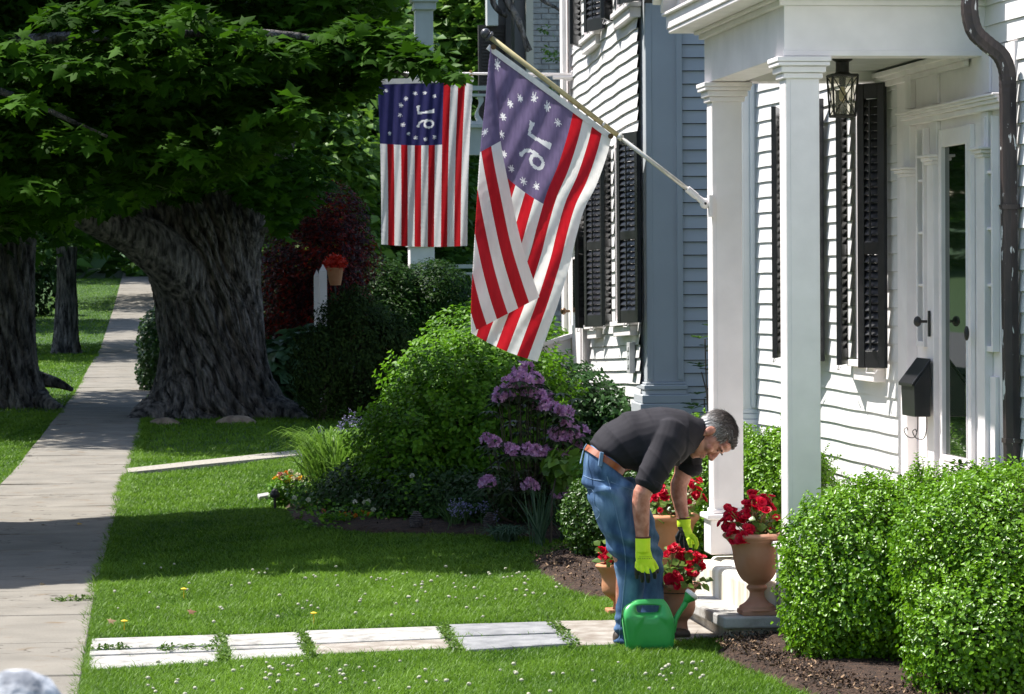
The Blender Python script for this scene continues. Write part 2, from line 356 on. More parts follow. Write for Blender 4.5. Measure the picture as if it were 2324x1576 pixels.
# mulch beds
def bedmesh(name, px, label, hill=.05, zc=.02):
    P = [onZ(x, y, 0) for x, y in px]; P = [tuple(p) for p in P]
    xs = [p[0] for p in P]; ys = [p[1] for p in P]
    step = .07; gx = np.arange(min(xs), max(xs), step); gy = np.arange(min(ys), max(ys), step); X, Y = np.meshgrid(gx, gy)
    ins = inpoly(X, Y, P)
    def edge(x, y):
        d = np.full(x.shape, 9.)
        for i in range(len(P)):
            a = np.array(P[i][:2]); b = np.array(P[(i+1) % len(P)][:2]); ab = b-a; t = np.clip(((x-a[0])*ab[0]+(y-a[1])*ab[1])/(ab@ab+1e-9), 0, 1)
            d = np.minimum(d, np.hypot(x-a[0]-t*ab[0], y-a[1]-t*ab[1]))
        return d
    Z = -.03+(.05+hill*np.clip(edge(X, Y)/.35, 0, 1))*ins+.022*NZ(X*7, Y*7)*ins+.012*NZ2(X*19, Y*19)*ins
    V = np.stack([X, Y, Z+zg(Y)], 2).reshape(-1, 3); nx = len(gx); I = (np.arange(len(gy)-1)[:, None]*nx+np.arange(nx-1)[None])
    cell = ins[:-1, :-1] | ins[1:, :-1] | ins[:-1, 1:] | ins[1:, 1:]
    Fc = np.stack([I, I+1, I+nx+1, I+nx], 2)[cell]
    used = np.unique(Fc); mp = np.full(len(V), -1); mp[used] = np.arange(len(used))
    o = npmesh(name, V[used], mp[Fc], mat('mulch', (.020, .010, .006), (.075, .038, .020), rough=.95, scale=22, bump=1.0, bscale=70, bdist=.03, stops=(.3, .7)), loc=(np.mean(xs), np.mean(ys), 0))
    tag(o, label, kind='structure'); return P
BEDS = []
BEDS.append(bedmesh('garden_bed', [(640, 1128), (636, 1150), (665, 1178), (720, 1198), (850, 1212), (1000, 1215), (1180, 1219), (1290, 1232), (1420, 1240), (1400, 1120), (1440, 1010), (1200, 1010), (820, 1040), (700, 1080)], 'dark mulch bed under the flowering shrubs'))
BEDS.append(bedmesh('mulch_bed', [(1204, 1276), (1222, 1300), (1262, 1333), (1340, 1356), (1430, 1363), (1560, 1358), (1650, 1290), (1560, 1200), (1420, 1230), (1300, 1248)], 'brown mulch beside the pots behind the man'))
BEDS.append(bedmesh('mulch_bed', [(1618, 1482), (1640, 1497), (1700, 1520), (1760, 1545), (1860, 1590), (2330, 1640), (2600, 1560), (2300, 1430), (1900, 1400), (1800, 1420), (1700, 1440)], 'brown bark mulch in front of the boxwood and the stone step', hill=.07))
def chips():
    Ps = []
    for i, (b, n) in enumerate(zip(BEDS, (4500, 8000, 30000))):
        xs = [p[0] for p in b]; ys = [p[1] for p in b]; x = rng.uniform(min(xs), max(xs), n*2); y = rng.uniform(min(ys), max(ys), n*2); k = inpoly(x, y, b); Ps.append(np.stack([x[k], y[k], .055+rng.random(k.sum())*.03+.015*NZ(x[k]*7, y[k]*7)], 1))
    P = np.concatenate(Ps); n = len(P); s = .006+.022*rng.random(n)**4
    leaves('mulch_chips', P, np.array([0, 0, 1])+rv(n, .8), rv(n), s, (np.array([[-.25, 0, 0], [.2, .1, .1], [.3, .9, .05], [-.1, 1, 0.12]]), np.array([(0, 1, 2), (0, 2, 3)])),
        mat('bark_chips', (.02, .010, .006), (.40, .26, .15), rough=.9, attr=True, stops=(.45, 1.0), c3=(.09, .045, .022)), loc=(3, 17, 0))
    tag(bpy.data.objects['mulch_chips'], 'loose bark chips scattered over the mulch', 'mulch', kind='stuff')
chips()
# grass blades
def grass():
    JO = [[tuple(onZ(x, y, 0)) for x, y in q_] for q_ in ([(207, 1449), (494, 1440), (498, 1500), (197, 1519)], [(511, 1441), (680, 1434), (696, 1488), (521, 1497)], [(691, 1431), (995, 1421), (1042, 1469), (716, 1484)], [(1016, 1417), (1251, 1410), (1312, 1458), (1062, 1474)])]
    LAWNX = [BEDS[0], BEDS[1], BEDS[2]]+PATHPOLY+JO
    P = []
    def region(n, y0, y1, f0, f1):
        y = rng.uniform(y0, y1, n); x = f0(y)+(f1(y)-f0(y))*rng.random(n); return x, y
    segs = [(110000, 14.8, 18, swr, lambda y: 0*y+3.7), (120000, 18, 22, swr, lambda y: 0*y+3.9), (95000, 22, 28, swr, lambda y: 0*y+3.3), (62000, 28, 36, swr, lambda y: 0*y+3.2), (42000, 36, 50, swr, lambda y: 0*y+4.2),
            (26000, 28, 45, lambda y: 0*y-2.2, swl), (26000, 45, 80, lambda y: 0*y-3.6, swl), (14000, 80, 135, lambda y: 0*y-3.0, swl), (10000, 50, 80, swr, lambda y: 0*y+3)]
    X = []; Y = []
    for s in segs:
        x, y = region(*s); X.append(x); Y.append(y)
    for ys_, side, n in ((15, 1, 0),):
        pass
    # ragged overhang on sidewalk edges
    y = rng.uniform(14.8, 50, 42000); X.append(swr(y)+np.abs(rng.normal(size=len(y)))*.05-.03-.03*NZ(y*2.2, y*.7)-.02*NZ2(y*6, y)); Y.append(y)
    y = rng.uniform(28, 80, 14000); X.append(swl(y)-rng.normal(size=len(y))*.025); Y.append(y)
    X = np.concatenate(X); Y = np.concatenate(Y); k = np.ones(len(X), bool)
    for b in LAWNX: k &= ~inpoly(X, Y, b)
    X = X[k]; Y = Y[k]; n = len(X)
    # grass creeping over the slab edges and joints
    ex = []
    for kk, b in enumerate(PATHPOLY):
        for i in range(4):
            a = np.array(b[i][:2]); c = np.array(b[(i+1) % 4][:2]); m_ = int(np.linalg.norm(c-a)*((45 if (i, kk) in ((2, 0), (2, 1), (0, 1), (0, 2), (2, 3), (2, 4), (0, 4), (0, 5), (2, 6), (0, 7), (2, 8), (0, 9)) else 230))); t = rng.random(m_)[:, None]; keep = NZ(a[0]*9+t[:, 0]*14, a[1]*7) > -.12
            ex.append((a+(c-a)*t+rng.normal(size=(m_, 2))*.012)[keep])
    # step / bed fringe
    for b in BEDS:
        for i in range(len(b)):
            a = np.array(b[i][:2]); c = np.array(b[(i+1) % len(b)][:2]); m_ = int(np.linalg.norm(c-a)*200); t = rng.random(m_)[:, None]; q = a+(c-a)*t+rng.normal(size=(m_, 2))*.03; ex.append(q[(q[:, 1] > 15) & (q[:, 0] < 3.2)])
    E_ = np.concatenate(ex); X = np.concatenate([X, E_[:, 0]]); Y = np.concatenate([Y, E_[:, 1]]); n = len(X)
    cl = NZ(X*1.3, Y*.8)*.7+NZ2(X*6, Y*6)*.5
    h = (.026+.028*rng.random(n))*(1+.6*cl); tall = rng.random(n) < .012; h[tall] *= 1.9; edge = (np.abs(X-swr(Y)) < .07) & (Y < 50); h[edge] *= 1.25
    wd = (.0034+.0022*rng.random(n))*np.clip(Y/17, 1, 4); az = rng.uniform(0, 6.283, n); lean = .25+.75*rng.random(n)
    up = np.stack([np.cos(az)*lean, np.sin(az)*lean, np.ones(n)], 1); up /= np.linalg.norm(up, axis=1, keepdims=True)
    sx = np.stack([-np.sin(az), np.cos(az), np.zeros(n)], 1)*wd[:, None]*.5
    rot_ = rng.random(n) < .35; sx[rot_] = np.array([1, 0, 0])*wd[rot_][:, None]*.5
    B0 = np.stack([X, Y, zg(Y)-.012], 1); mid = B0+up*h[:, None]*.55; tip = B0+up*h[:, None]+np.stack([np.cos(az), np.sin(az), -.5*np.ones(n)], 1)*h[:, None]*.28
    V = np.stack([B0-sx, B0+sx, mid+sx*.8, mid-sx*.8, tip], 1).reshape(-1, 3)
    I = np.arange(n)[:, None]*5; Fc = np.stack([I+np.array([0, 1, 2]), I+np.array([0, 2, 3]), I+np.array([3, 2, 4])], 1).reshape(-1, 3)
    v = np.clip(rng.random(n)*.55+.6*(cl+.4), 0, 1); dry = rng.random(n) < .02
    v[dry] = 1
    o = npmesh('grass', V, Fc, leafmat('grass_blade', (.022, .085, .003), (.185, .330, .030), rough=.5, trans=.4, spec=.22), loc=(0, 20, 0), attr=np.repeat(v, 5))
    tag(o, 'short green lawn grass with blades over the path edges', 'grass', kind='stuff')
grass()
def clover():
    rows = [(610, 60), (0, 0)]
    Ps = []
    def sc_(n, x0, x1, y0, y1):
        x = rng.uniform(x0, x1, n); y = rng.uniform(y0, y1, n); return [onZ(a, b, .05) for a, b in zip(x, y)]
    Ps += sc_(50, 560, 1330, 1285, 1400); Ps += sc_(26, 850, 1200, 1300, 1360); Ps += sc_(60, 330, 1600, 1500, 1576); Ps += sc_(22, 600, 860, 1500, 1560); Ps += sc_(14, 250, 600, 1270, 1420); Ps += sc_(8, 1500, 1640, 1500, 1560)
    Ps = [p for p in Ps if not any(inpoly(np.array([p[0]]), np.array([p[1]]), b)[0] for b in BEDS+PATHPOLY)]
    mb = MB()
    for p in Ps:
        r = random.uniform(.006, .011); mb.ell(p, (r, r, r*.9), n=8)
        for k in range(6):
            a = random.uniform(0, 6.28); mb.ell(np.array(p)+np.array([math.cos(a)*r*.8, math.sin(a)*r*.8, random.uniform(-.4, .4)*r]), (r*.45,)*3, n=6)
    o = mb.build('clover_flowers', mat('clover_white', (.50, .50, .38), (.38, .36, .26), rough=.8, scale=200), loc=(0, 18, 0)); tag(o, 'small white clover heads dotted over the lawn', 'clover', kind='stuff')
    st = MB(); 
    for k, (x, y) in enumerate([(417, 1338), (712, 1393), (282, 1411)]):
        p = onZ(x, y, .06); mb = MB(); mb.lathe(p, [(.003, -.07), (.003, -.002), (.018, 0), (.020, .004), (.006, .010)], 10)
        tag(mb.build('dandelion', mat('dandelion_yellow', (.75, .50, .01), rough=.7), loc=p*[1, 1, 0]), ['single yellow dandelion in the lawn left of centre, farthest one', 'yellow dandelion in the lawn just above the marble path', 'yellow dandelion near the sidewalk edge above the white slabs'][k], 'dandelion', 'dandelions in the lawn')
    for k, (x, y, c) in enumerate([(245, 1409, (.20, .13, .06)), (427, 1388, (.16, .07, .03)), (66, 1180, (.05, .03, .02)), (95, 1192, (.08, .06, .03)), (155, 1397-45, (.14, .16, .03)), (175, 1189, (.4, .25, .04)), (90, 1336-10, (.08, .06, .03))]):
        p = onZ(x, y, .045 if x > 200 else .03); q = leaves('dry_leaf', np.array([p]), np.array([[.2, -.5, 1.]]), np.array([[1., .3, .1]]), .055 if x > 200 else .045, T_maple(), mat('dry_leaf%d' % k, c, rough=.8), loc=p)
        tag(q, ['tan dry leaf lying in the grass near the sidewalk edge', 'reddish dry leaf lying in the grass', 'dark scrap on the sunny sidewalk, farther left', 'small dark leaf on the sunny sidewalk', 'greenish leaf on the near sidewalk', 'yellow leaf on the sidewalk above the shadow', 'small dark leaf scrap on the shaded sidewalk'][k], 'leaf', 'fallen leaves')
clover()
def weeds():   # sprigs growing in the joint of the sidewalk and between slabs
    C = [onZ(x, y, .03) for x, y in [(130, 1361), (150, 1360), (170, 1361), (185, 1360), (195, 1359), (140, 1362), (206, 1357)]+[(x, 1470+random.uniform(-3, 3)) for x in (225, 240, 255, 265, 280, 370, 375, 385, 420, 430, 470)]+[(500+random.uniform(-4, 6), y) for y in range(1440, 1500, 6)]+[(683+i*.5, 1436+i*1.2) for i in range(0, 50, 5)]+[(1004+i*.6, 1420+i*1.1) for i in range(0, 48, 5)]+[(1253+i, 1410+i*1.1) for i in range(0, 50, 5)]]
    P, o = sprays(np.array(C), 26, .035, flat=.5, droop=0); n = len(P)
    q = leaves('weeds', P, np.array([0, 0, 1])+rv(n, .5), o+rv(n, .3), .016+.012*rng.random(n), T_simple(.6), leafmat('weed_leaf', (.04, .10, .01), (.13, .22, .03), trans=.3), loc=(0, 18, 0)); tag(q, 'low green weeds in the paving joints', 'weeds', kind='stuff')
weeds()
# blurred rounded post top close to the camera
def near_post():
    mb = MB(); c = np.array([onY(38, 1600, 4.4)[0], 4.4, 0]); zt = onY(38, 1523, 4.4)[2]; z = zt
    mb.lathe(c, [(.085, -.05), (.085, z-.11), (.072, z-.10), (.072, z-.07), (.064, z-.04), (.045, z-.012), (.018, z)], 28)
    tag(mb.build('stone_post', mat('weathered_stone', (.16, .17, .19), (.52, .53, .56), rough=.9, scale=22, bump=.8, bscale=60, stops=(.38, .6)), loc=c, smooth=True), 'blurred rounded top of a weathered grey post close to the viewer', 'post')
near_post()
# ================================================================== HOUSES
def clap(mb, fr, a0, a1, z0, z1, e, gap=.0015, out=.013, seg=.22, wob=.010, bulge=.018, sd=0, skip=()):
    k = 0; z = z0; n = max(2, int(abs(a1-a0)/seg)); A = np.linspace(a0, a1, n+1)
    while z < z1-.01:
        zt = min(z+e, z1); ph = sd*3.1
        def bl(a, zz): return bulge*NZ(a*1.9+ph, zz*.8+ph)
        wz = [wob*NZ2(a*2.3+ph, k*.21) for a in A]; wt = [wob*NZ2(a*2.3+ph, (k+1)*.21) for a in A]
        vs = []
        for i, a in enumerate(A):
            b = bl(a, z); bt = bl(a, zt); lo = z+wz[i] if k else z
            vs += [fr.P(a, b-.01, lo), fr.P(a, b+out, lo), fr.P(a, bt+.001, zt+wt[i]-gap)]
        fs = []
        for i in range(n):
            o = i*3; fs += [(o, o+1, o+4, o+3), (o+1, o+2, o+5, o+4)]
        mb.add(vs, fs); z += e; k += 1
def shutter(fr, aH, aF, z0, z1, bH, bF, parent, name='shutter', split=(.42,), lab=None, mtl=None):
    """hinge edge at aH standing bH off the wall, free edge at aF,bF"""
    p0 = fr.P(aH, bH, 0); p1 = fr.P(aF, bF, 0); d = p1-p0; wdt = np.linalg.norm(d[:2]); d = d/wdt; nn = np.array([-d[1], d[0], 0.0]); nn /= np.linalg.norm(nn)
    if nn.dot(fr.n) < 0: nn = -nn
    f = Fr((p0[0], p0[1], p0[2]), d, nn); t = .032; st = .05; mb = MB()
    mb.box(f, 0, st, 0, t, z0, z1); mb.box(f, wdt-st, wdt, 0, t, z0, z1)
    rails = [(z0, z0+.10)]; h = z1-z0
    for s_ in split: rails.append((z0+h*s_-.035, z0+h*s_+.035))
    rails.append((z1-.09, z1))
    for a, b in rails: mb.box(f, st+.0015, wdt-st-.0015, .003, t-.003, a, b)
    for i in range(len(rails)-1):
        za = rails[i][1]; zb = rails[i+1][0]; n = int((zb-za)/.047); dz = (zb-za)/n
        for k in range(n):
            zc = za+dz*(k+.5)
            mb.hexa([f.P(st, .030, zc-.024), f.P(wdt-st, .030, zc-.024), f.P(wdt-st, .024, zc-.028), f.P(st, .024, zc-.028), f.P(st, .006, zc+.022), f.P(wdt-st, .006, zc+.022), f.P(wdt-st, .000, zc+.018), f.P(st, .000, zc+.018)])
        mb.box(f, wdt/2-.007, wdt/2+.007, .033, .043, za+.01, zb-.01)
    o = mb.build(name, mtl or BLACK, parent, bevel=.002, seg=1)
    # holdback hook under the shutter
    hk = MB(); q = f.P(wdt*.35, t, z0); hk.tube([q+[0, 0, .0], q+np.array([0, 0, -.03])+nn*.01, q+d*.07+np.array([0, 0, -.032])+nn*.01, q+d*.08+[0, 0, -.012]], .004, 6); hk.build('hook', WHITE, o)
    return o
def window(fr, a0, a1, z0, z1, parent, bproud=.055, mid=True, casing=.06, glass=None):
    mb = MB(); e = .0
    mb.box(fr, a0-casing, a0, -.02, bproud, z0, z1+casing); mb.box(fr, a1, a1+casing, -.02, bproud, z0, z1+casing)
    mb.box(fr, a0+.001, a1-.001, -.02, bproud-.004, z1, z1+casing-.003)
    o = mb.build('window', WHITE, parent, bevel=.003, seg=1)
    g = MB(); g.box(fr, a0+.002, a1-.002, .005, .028, z0, z1-.001); g.build('pane', glass or GLASSD, o)
    fz = MB(); zm = (z0+z1)/2; w_ = .028
    fz.box(fr, a0+.003, a0+w_, .030, .042, z0, z1-.002); fz.box(fr, a1-w_, a1-.003, .030, .042, z0, z1-.002)
    for zz in (z0+.018, zm, z1-.02): fz.box(fr, a0+w_+.001, a1-w_-.001, .030, .044, zz-.016, zz+.016)
    fz.box(fr, (a0+a1)/2-.008, (a0+a1)/2+.008, .0305, .040, z0+.036, z1-.037)
    fz.build('sash', WHITE, o, bevel=.002, seg=1)
    s = MB(); s.box(fr, a0-casing-.03, a1+casing+.03, -.02, bproud+.05, z0-.045, z0-.004); s.box(fr, a0-casing, a1+casing, -.02, bproud+.02, z0-.13, z0-.047); s.build('sill', WHITE, o, bevel=.004, seg=1)
    return o
NH = Fr((4.5+.012*17, 0, .0053*17), (-.012, 1, -.0053), (-1, 0, 0))
FH = Fr((4.1-.012*26.7, 0, .033*26.7), (.012, 1, -.033), (-1, 0, 0))
# ---------------- near house
nh = thing('white_house', 'white clapboard house with black shutters and a columned side porch on the right', 'house', (4.6, 19, 0))
mb = MB(); clap(mb, NH, 8.0, 23.42, .62, 5.6, .1075, sd=1); mb.build('siding', SIDE, nh)
SHADOWBK = mat('shadow_line_backing', (.03, .03, .03), rough=.9); mb = MB(); mb.box(NH, 8.0, 23.6, -4.5, -.035, .0, 6.5); mb.build('wall', SHADOWBK, nh)  # dark backing colour stands in for the shadow lines under the boards
mb = MB(); mb.box(NH, 8.0, 23.6, -.034, .03, -.05, .58); mb.build('foundation', MARBG, nh)
# corner pilaster + base + pipe-like water table
mb = MB(); A0, A1 = 23.36, 23.72
zb_ = NH.hit(1725, 985, .1)[1]
mb.box(NH, A0, A1, -.02, .165, zb_+.05, 6.4)
for b in (.035, .12): mb.box(NH, A0-.018, A0, b-.018, b+.018, zb_+.16, 6.2)
for zz, e, h in ((zb_+.02, .035, .06), (zb_+.08, .02, .04), (zb_+.12, .01, .03)): mb.box(NH, A0-e, A1+e, -.021, .165+e, zz, zz+h-.002)
mb.box(NH, A0-.03, A1+.05, -.022, .20, .0, zb_+.018)
mb.build('corner_pilaster', mat('pilaster_white', (.70, .73, .74), (.64, .67, .68), rough=.45, scale=3, bump=.2, bscale=30, bdist=.004), nh, bevel=.006)
# windows: near pair of shutters x ~1951 / far pair
z0w = NH.hit(1945, 818, .05)[1]; z1w = NH.hit(1951, 197, .1)[1]
print('near window z', z0w, z1w)
hx = lambda x, b: NH.hit(x, 520, b)[0]
sA, sB = hx(1953, .155), hx(2014, .03); sC, sD = hx(1909, .14), hx(1925, .025)
shutter(NH, sA, sB, z0w-.03, z1w, .155, .03, nh); shutter(NH, sC, sD, z0w-.03, z1w, .14, .025, nh)
window(NH, sA+.07, sC-.07, z0w+.01, z1w-.06, nh, casing=.05)
s2 = hx(1871, .03); s3 = hx(1762, .15); shutter(NH, s2+.36, s2, z0w-.03, z1w, .155, .03, nh); shutter(NH, s3, s3+.38, z0w-.03, z1w, .15, .03, nh)
window(NH, s2+.45, s3-.08, z0w+.01, z1w-.06, nh, casing=.055)
print('shutters', sA, sB, sC, sD, s2, s3)
# ---- doorway
def doorway():
    zb = .36; zc = NH.hit(2110, 385, .1)[1]; zh = NH.hit(2140, 268, .1)[1]
    print('door z', zc, zh)
    def A(x, b=.0): return NH.hit(x, 600, b)[0]
    aL = A(2046); aR = A(2290)      # aL far (larger Y), aR near
    mb = MB(); mb.box(NH, aR-.2, aL, -.03, .024, zb, 3.19); mb.build('door_surround', WHITE, nh)
    # glass door
    a0, a1 = A(2204, .03), A(2146, .03)      # glass
    d = MB(); gz0 = NH.hit(2180, 1038, .03)[1]; gz1 = NH.hit(2180, 329, .03)[1]; s = .07
    d.box(NH, a0-s, a0, .025, .052, zb, gz1+.10); d.box(NH, a1, a1+s, .025, .052, zb, gz1+.10); d.box(NH, a0+.001, a1-.001, .025, .050, gz1, gz1+.098); d.box(NH, a0+.001, a1-.001, .025, .050, zb, gz0)
    d.box(NH, a0-.0, a0+.012, .0245, .058, gz0, gz1); d.box(NH, a1-.012, a1, .0245, .058, gz0, gz1); d.box(NH, a0+.013, a1-.013, .0245, .057, gz0-.03, gz0)
    door = d.build('door', WHITE, nh, bevel=.003, seg=1)
    g = MB(); g.box(NH, a0+.0125, a1-.0125, .026, .034, gz0+.001, gz1-.001)
    g.build('glass', mat('door_glass', (.012, .022, .010), rough=.02, spec=1.0), door)
    # knob and plate on the far stile
    k = MB(); ak = a1+.04+.14; zk = NH.hit(2110, 730, .08)[1]
    k.box(NH, ak-.012, ak+.012, .075, .084, zk-.085, zk+.06); c = NH.P(ak, .09, zk); k.tube([c, c+NH.n*.04], .008, 8); k.ell(c+NH.n*.055, (.022, .03, .03), n=12); k.build('door_knob', IRON, door, smooth=False)
    zl = NH.hit(2214, 757, .05)[1]; k = MB(); c = NH.P(a0-.12, .088, zl); k.ell(c, (.014, .022, .04), n=12); k.build('bell_plate', IRON, nh)
    # pilasters (b proud) with caps : outer far, inner far, inner near, outer near
    pil = MB(); caps = MB()
    for xc, wd, ztop, pr in ((2052, .15, zc-.02, .085), (2107, .14, zc+.03, .07), (2222, .14, zc+.03, .07)):
        a = A(xc, .08); pil.box(NH, a-wd/2, a+wd/2, .0245, pr, zb, ztop)
        for j, (e, h0, h1) in enumerate(((.012, 0, .02), (.028, .02, .04), (.045, .04, .055))): caps.box(NH, a-wd/2-e, a+wd/2+e, .0246, pr+e, ztop+h0+.0005, ztop+h1-.0005)
        pil.box(NH, a-wd/2, a+wd/2, .0245, pr-.02, ztop+.055, zh-.002)
        pil.box(NH, a-wd/2+.01, a+wd/2-.01, .0245, pr-.03, zh+.10, 3.188)
    pil.build('door_pilasters', WHITE, nh, bevel=.002, seg=1)
    aF, aN = A(2042, .1), A(2262, .1)+.1
    for j, (e, h0, h1) in enumerate(((.00, 0, .03), (.02, .03, .05), (.035, .05, .065), (.045, .065, .078))): caps.box(NH, aN-.1, aF+e*.6, .0248, .075+e, zh+h0, zh+h1-.0006)
    caps.build('door_cornice', WHITE, nh, bevel=.003, seg=1)
    # sidelights with muntins
    for xa, xb in ((2098, 2086), (2254, 2240)):
        a, b = A(xa, .05), A(xb, .05); z0 = NH.hit(2095, 775, .05)[1]; z1 = zh-.05; w_ = MB(); 
        w_.box(NH, a-.03, a, .0247, .062, z0-.03, z1+.02); w_.box(NH, b, b+.03, .0247, .062, z0-.03, z1+.02)
        w_.box(NH, a+.001, b-.001, .0247, .06, z0-.03, z0); 
        for t in (.27, .52, .77): w_.box(NH, a+.001, b-.001, .030, .055, z0+(z1-z0)*t-.008, z0+(z1-z0)*t+.008)
        o = w_.build('sidelight', WHITE, nh, bevel=.002, seg=1); g = MB(); g.box(NH, a+.0005, b-.0005, .025, .031, z0+.001, z1); g.build('pane', GLASSD, o)
        p = MB(); p.box(NH, a-.02, b+.02, .0247, .045, zb+.05, z0-.16); p.build('sidelight_panel', WHITE, o, bevel=.003, seg=1)
    return zk
doorway()
# ---- porch: entablature, columns, ceiling
def porch():
    cX = 3.42; yN, yF = 17.22, 19.48; s = .178
    PF = Fr((0, 0, .0053*17.3), (0, 1, -.0053), (1, 0, 0))    # a=Y, b=X
    zc = onY(1790, 128, yN)[2]; zt = zc+.265
    print('porch beam', zc)
    for y0 in (yN, yF):
        zb = .33; root = nh
        c = MB(); c.box(PF, y0, y0+s, cX, cX+s, zb+.0, zc-.001)
        c.box(PF, y0-.0025, y0, cX+.022, cX+s-.004, zb+.33, zc-.12); c.box(PF, y0+.01, y0+s-.01, cX-.0025, cX, zb+.33, zc-.12)
        o = c.build('porch_column', WHITE, root, bevel=.006)
        k = MB(); ztp = zc-.003; 
        for e, h0, h1 in ((.018, -.115, -.085), (.032, -.085, -.05), (.05, -.05, -.028), (.056, -.028, 0)):
            k.box(PF, y0-e, y0+s+e, cX-e, cX+s+e, ztp+h0, ztp+h1-.001)
        k.build('capital', WHITE, o, bevel=.005)
        zp = onY(1650, 1163, yF)[2]; b = MB(); e = .028
        b.box(PF, y0-e, y0+s+e, cX-e, cX+s+e, zb-.0, zp-.03); b.box(PF, y0-e-.022, y0+s+e+.022, cX-e-.022, cX+s+e+.022, zp-.030, zp+.002); b.box(PF, y0-e*.4, y0+s+e*.4, cX-e*.4, cX+s+e*.4, zp+.003, zp+.03)
        b.build('plinth', WHITE, o, bevel=.008)
    E = .012
    xw = 4.56
    e = MB()
    e.box(PF, yN-E, yN+s+E, cX-E, xw, zc, zt)                         # beam facing the camera
    e.box(PF, yF-E, yF+s+E, cX-E, xw, zc, zt)                         # far beam
    e.box(PF, yN+s+E+.001, yF-E-.001, cX-E, cX+s+E, zc+.0, zt-.001)   # street beam
    e.box(PF, yN+s+E+.001, yF-E-.001, xw-.10, xw-.002, zc+.02, zt-.002)
    e.box(PF, yN-E-.006, yN-E, cX-E-.006, xw, zc+.0, zc+.03)
    e.build('porch_beam', WHITE, nh, bevel=.005)
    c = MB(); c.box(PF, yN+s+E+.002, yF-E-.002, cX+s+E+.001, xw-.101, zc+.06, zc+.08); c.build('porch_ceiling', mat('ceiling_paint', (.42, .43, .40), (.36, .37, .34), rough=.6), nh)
    m2 = MB()
    for h, d in ((0, .03), (.03, .055), (.055, .075)):        # inner crown moulding against the house wall
        m2.box(PF, yN+s+E+.003, yF-E-.003, xw-.101-d, xw-.1015, zc+.0+h-.04, zc+h-.011)
    m2.build('porch_moulding', WHITE, nh, bevel=.004)
    # cornice stepping out on three sides
    k = MB()
    for o_, h0, h1 in ((.03, 0, .03), (.055, .03, .05), (.19, .05, .075), (.20, .075, .155), (.225, .155, .175)):
        k.box(PF, yN-E-o_, yF+s+E+o_, cX-E-o_, xw+.02, zt+h0, zt+h1-.001)
    k.build('porch_cornice', WHITE, nh, bevel=.005)
    # pediment facing the street: recessed panel, raking cornice, roof
    zc2 = zt+.176; y0, y1 = yN-E-.24, yF+s+E+.24; ym = (y0+y1)/2; rise = .95
    def tri(x0, x1, ya, yb, za, rs): 
        mb_ = MB(); mb_.prism([PF.P(ya, x0, za), PF.P(yb, x0, za), PF.P((ya+yb)/2, x0, za+rs)], (x1-x0, 0, 0)); return mb_
    tri(cX-.02, xw, y0+.12, y1-.12, zc2, rise-.12).build('pediment', SIDE, nh)
    r = MB(); rf = MB()
    for ya, yb in ((y0, ym), (y1, ym)):
        sg = 1 if yb > ya else -1
        for k_, (th, xo) in enumerate(((.10, -.16), (.05, -.24), (.035, -.29))):
            lo = .0+[0, .10, .15][k_]
            r.hexa([PF.P(ya, cX+xo, zc2+lo-.10), PF.P(yb, cX+xo, zc2+rise+lo-.10), PF.P(yb, xw, zc2+rise+lo-.10), PF.P(ya, xw, zc2+lo-.10), PF.P(ya, cX+xo, zc2+lo-.10+th-.002), PF.P(yb, cX+xo, zc2+rise+lo-.10+th-.002), PF.P(yb, xw, zc2+rise+lo-.10+th-.002), PF.P(ya, xw, zc2+lo-.10+th-.002)])
        ye = ya-sg*.06
        rf.hexa([PF.P(ye, cX-.33, zc2+.087-.02), PF.P(yb, cX-.33, zc2+rise+.09), PF.P(yb, xw, zc2+rise+.09), PF.P(ye, xw, zc2+.087-.02), PF.P(ye, cX-.33, zc2+.105), PF.P(yb, cX-.33, zc2+rise+.125), PF.P(yb, xw, zc2+rise+.125), PF.P(ye, xw, zc2+.105)])
    r.build('raking_cornice', WHITE, nh, bevel=.004); rf.build('porch_roof', mat('dark_shingle', (.02, .02, .022), (.045, .045, .05), rough=.9, scale=30, bump=.6), nh)
    return zc
ZC = porch()
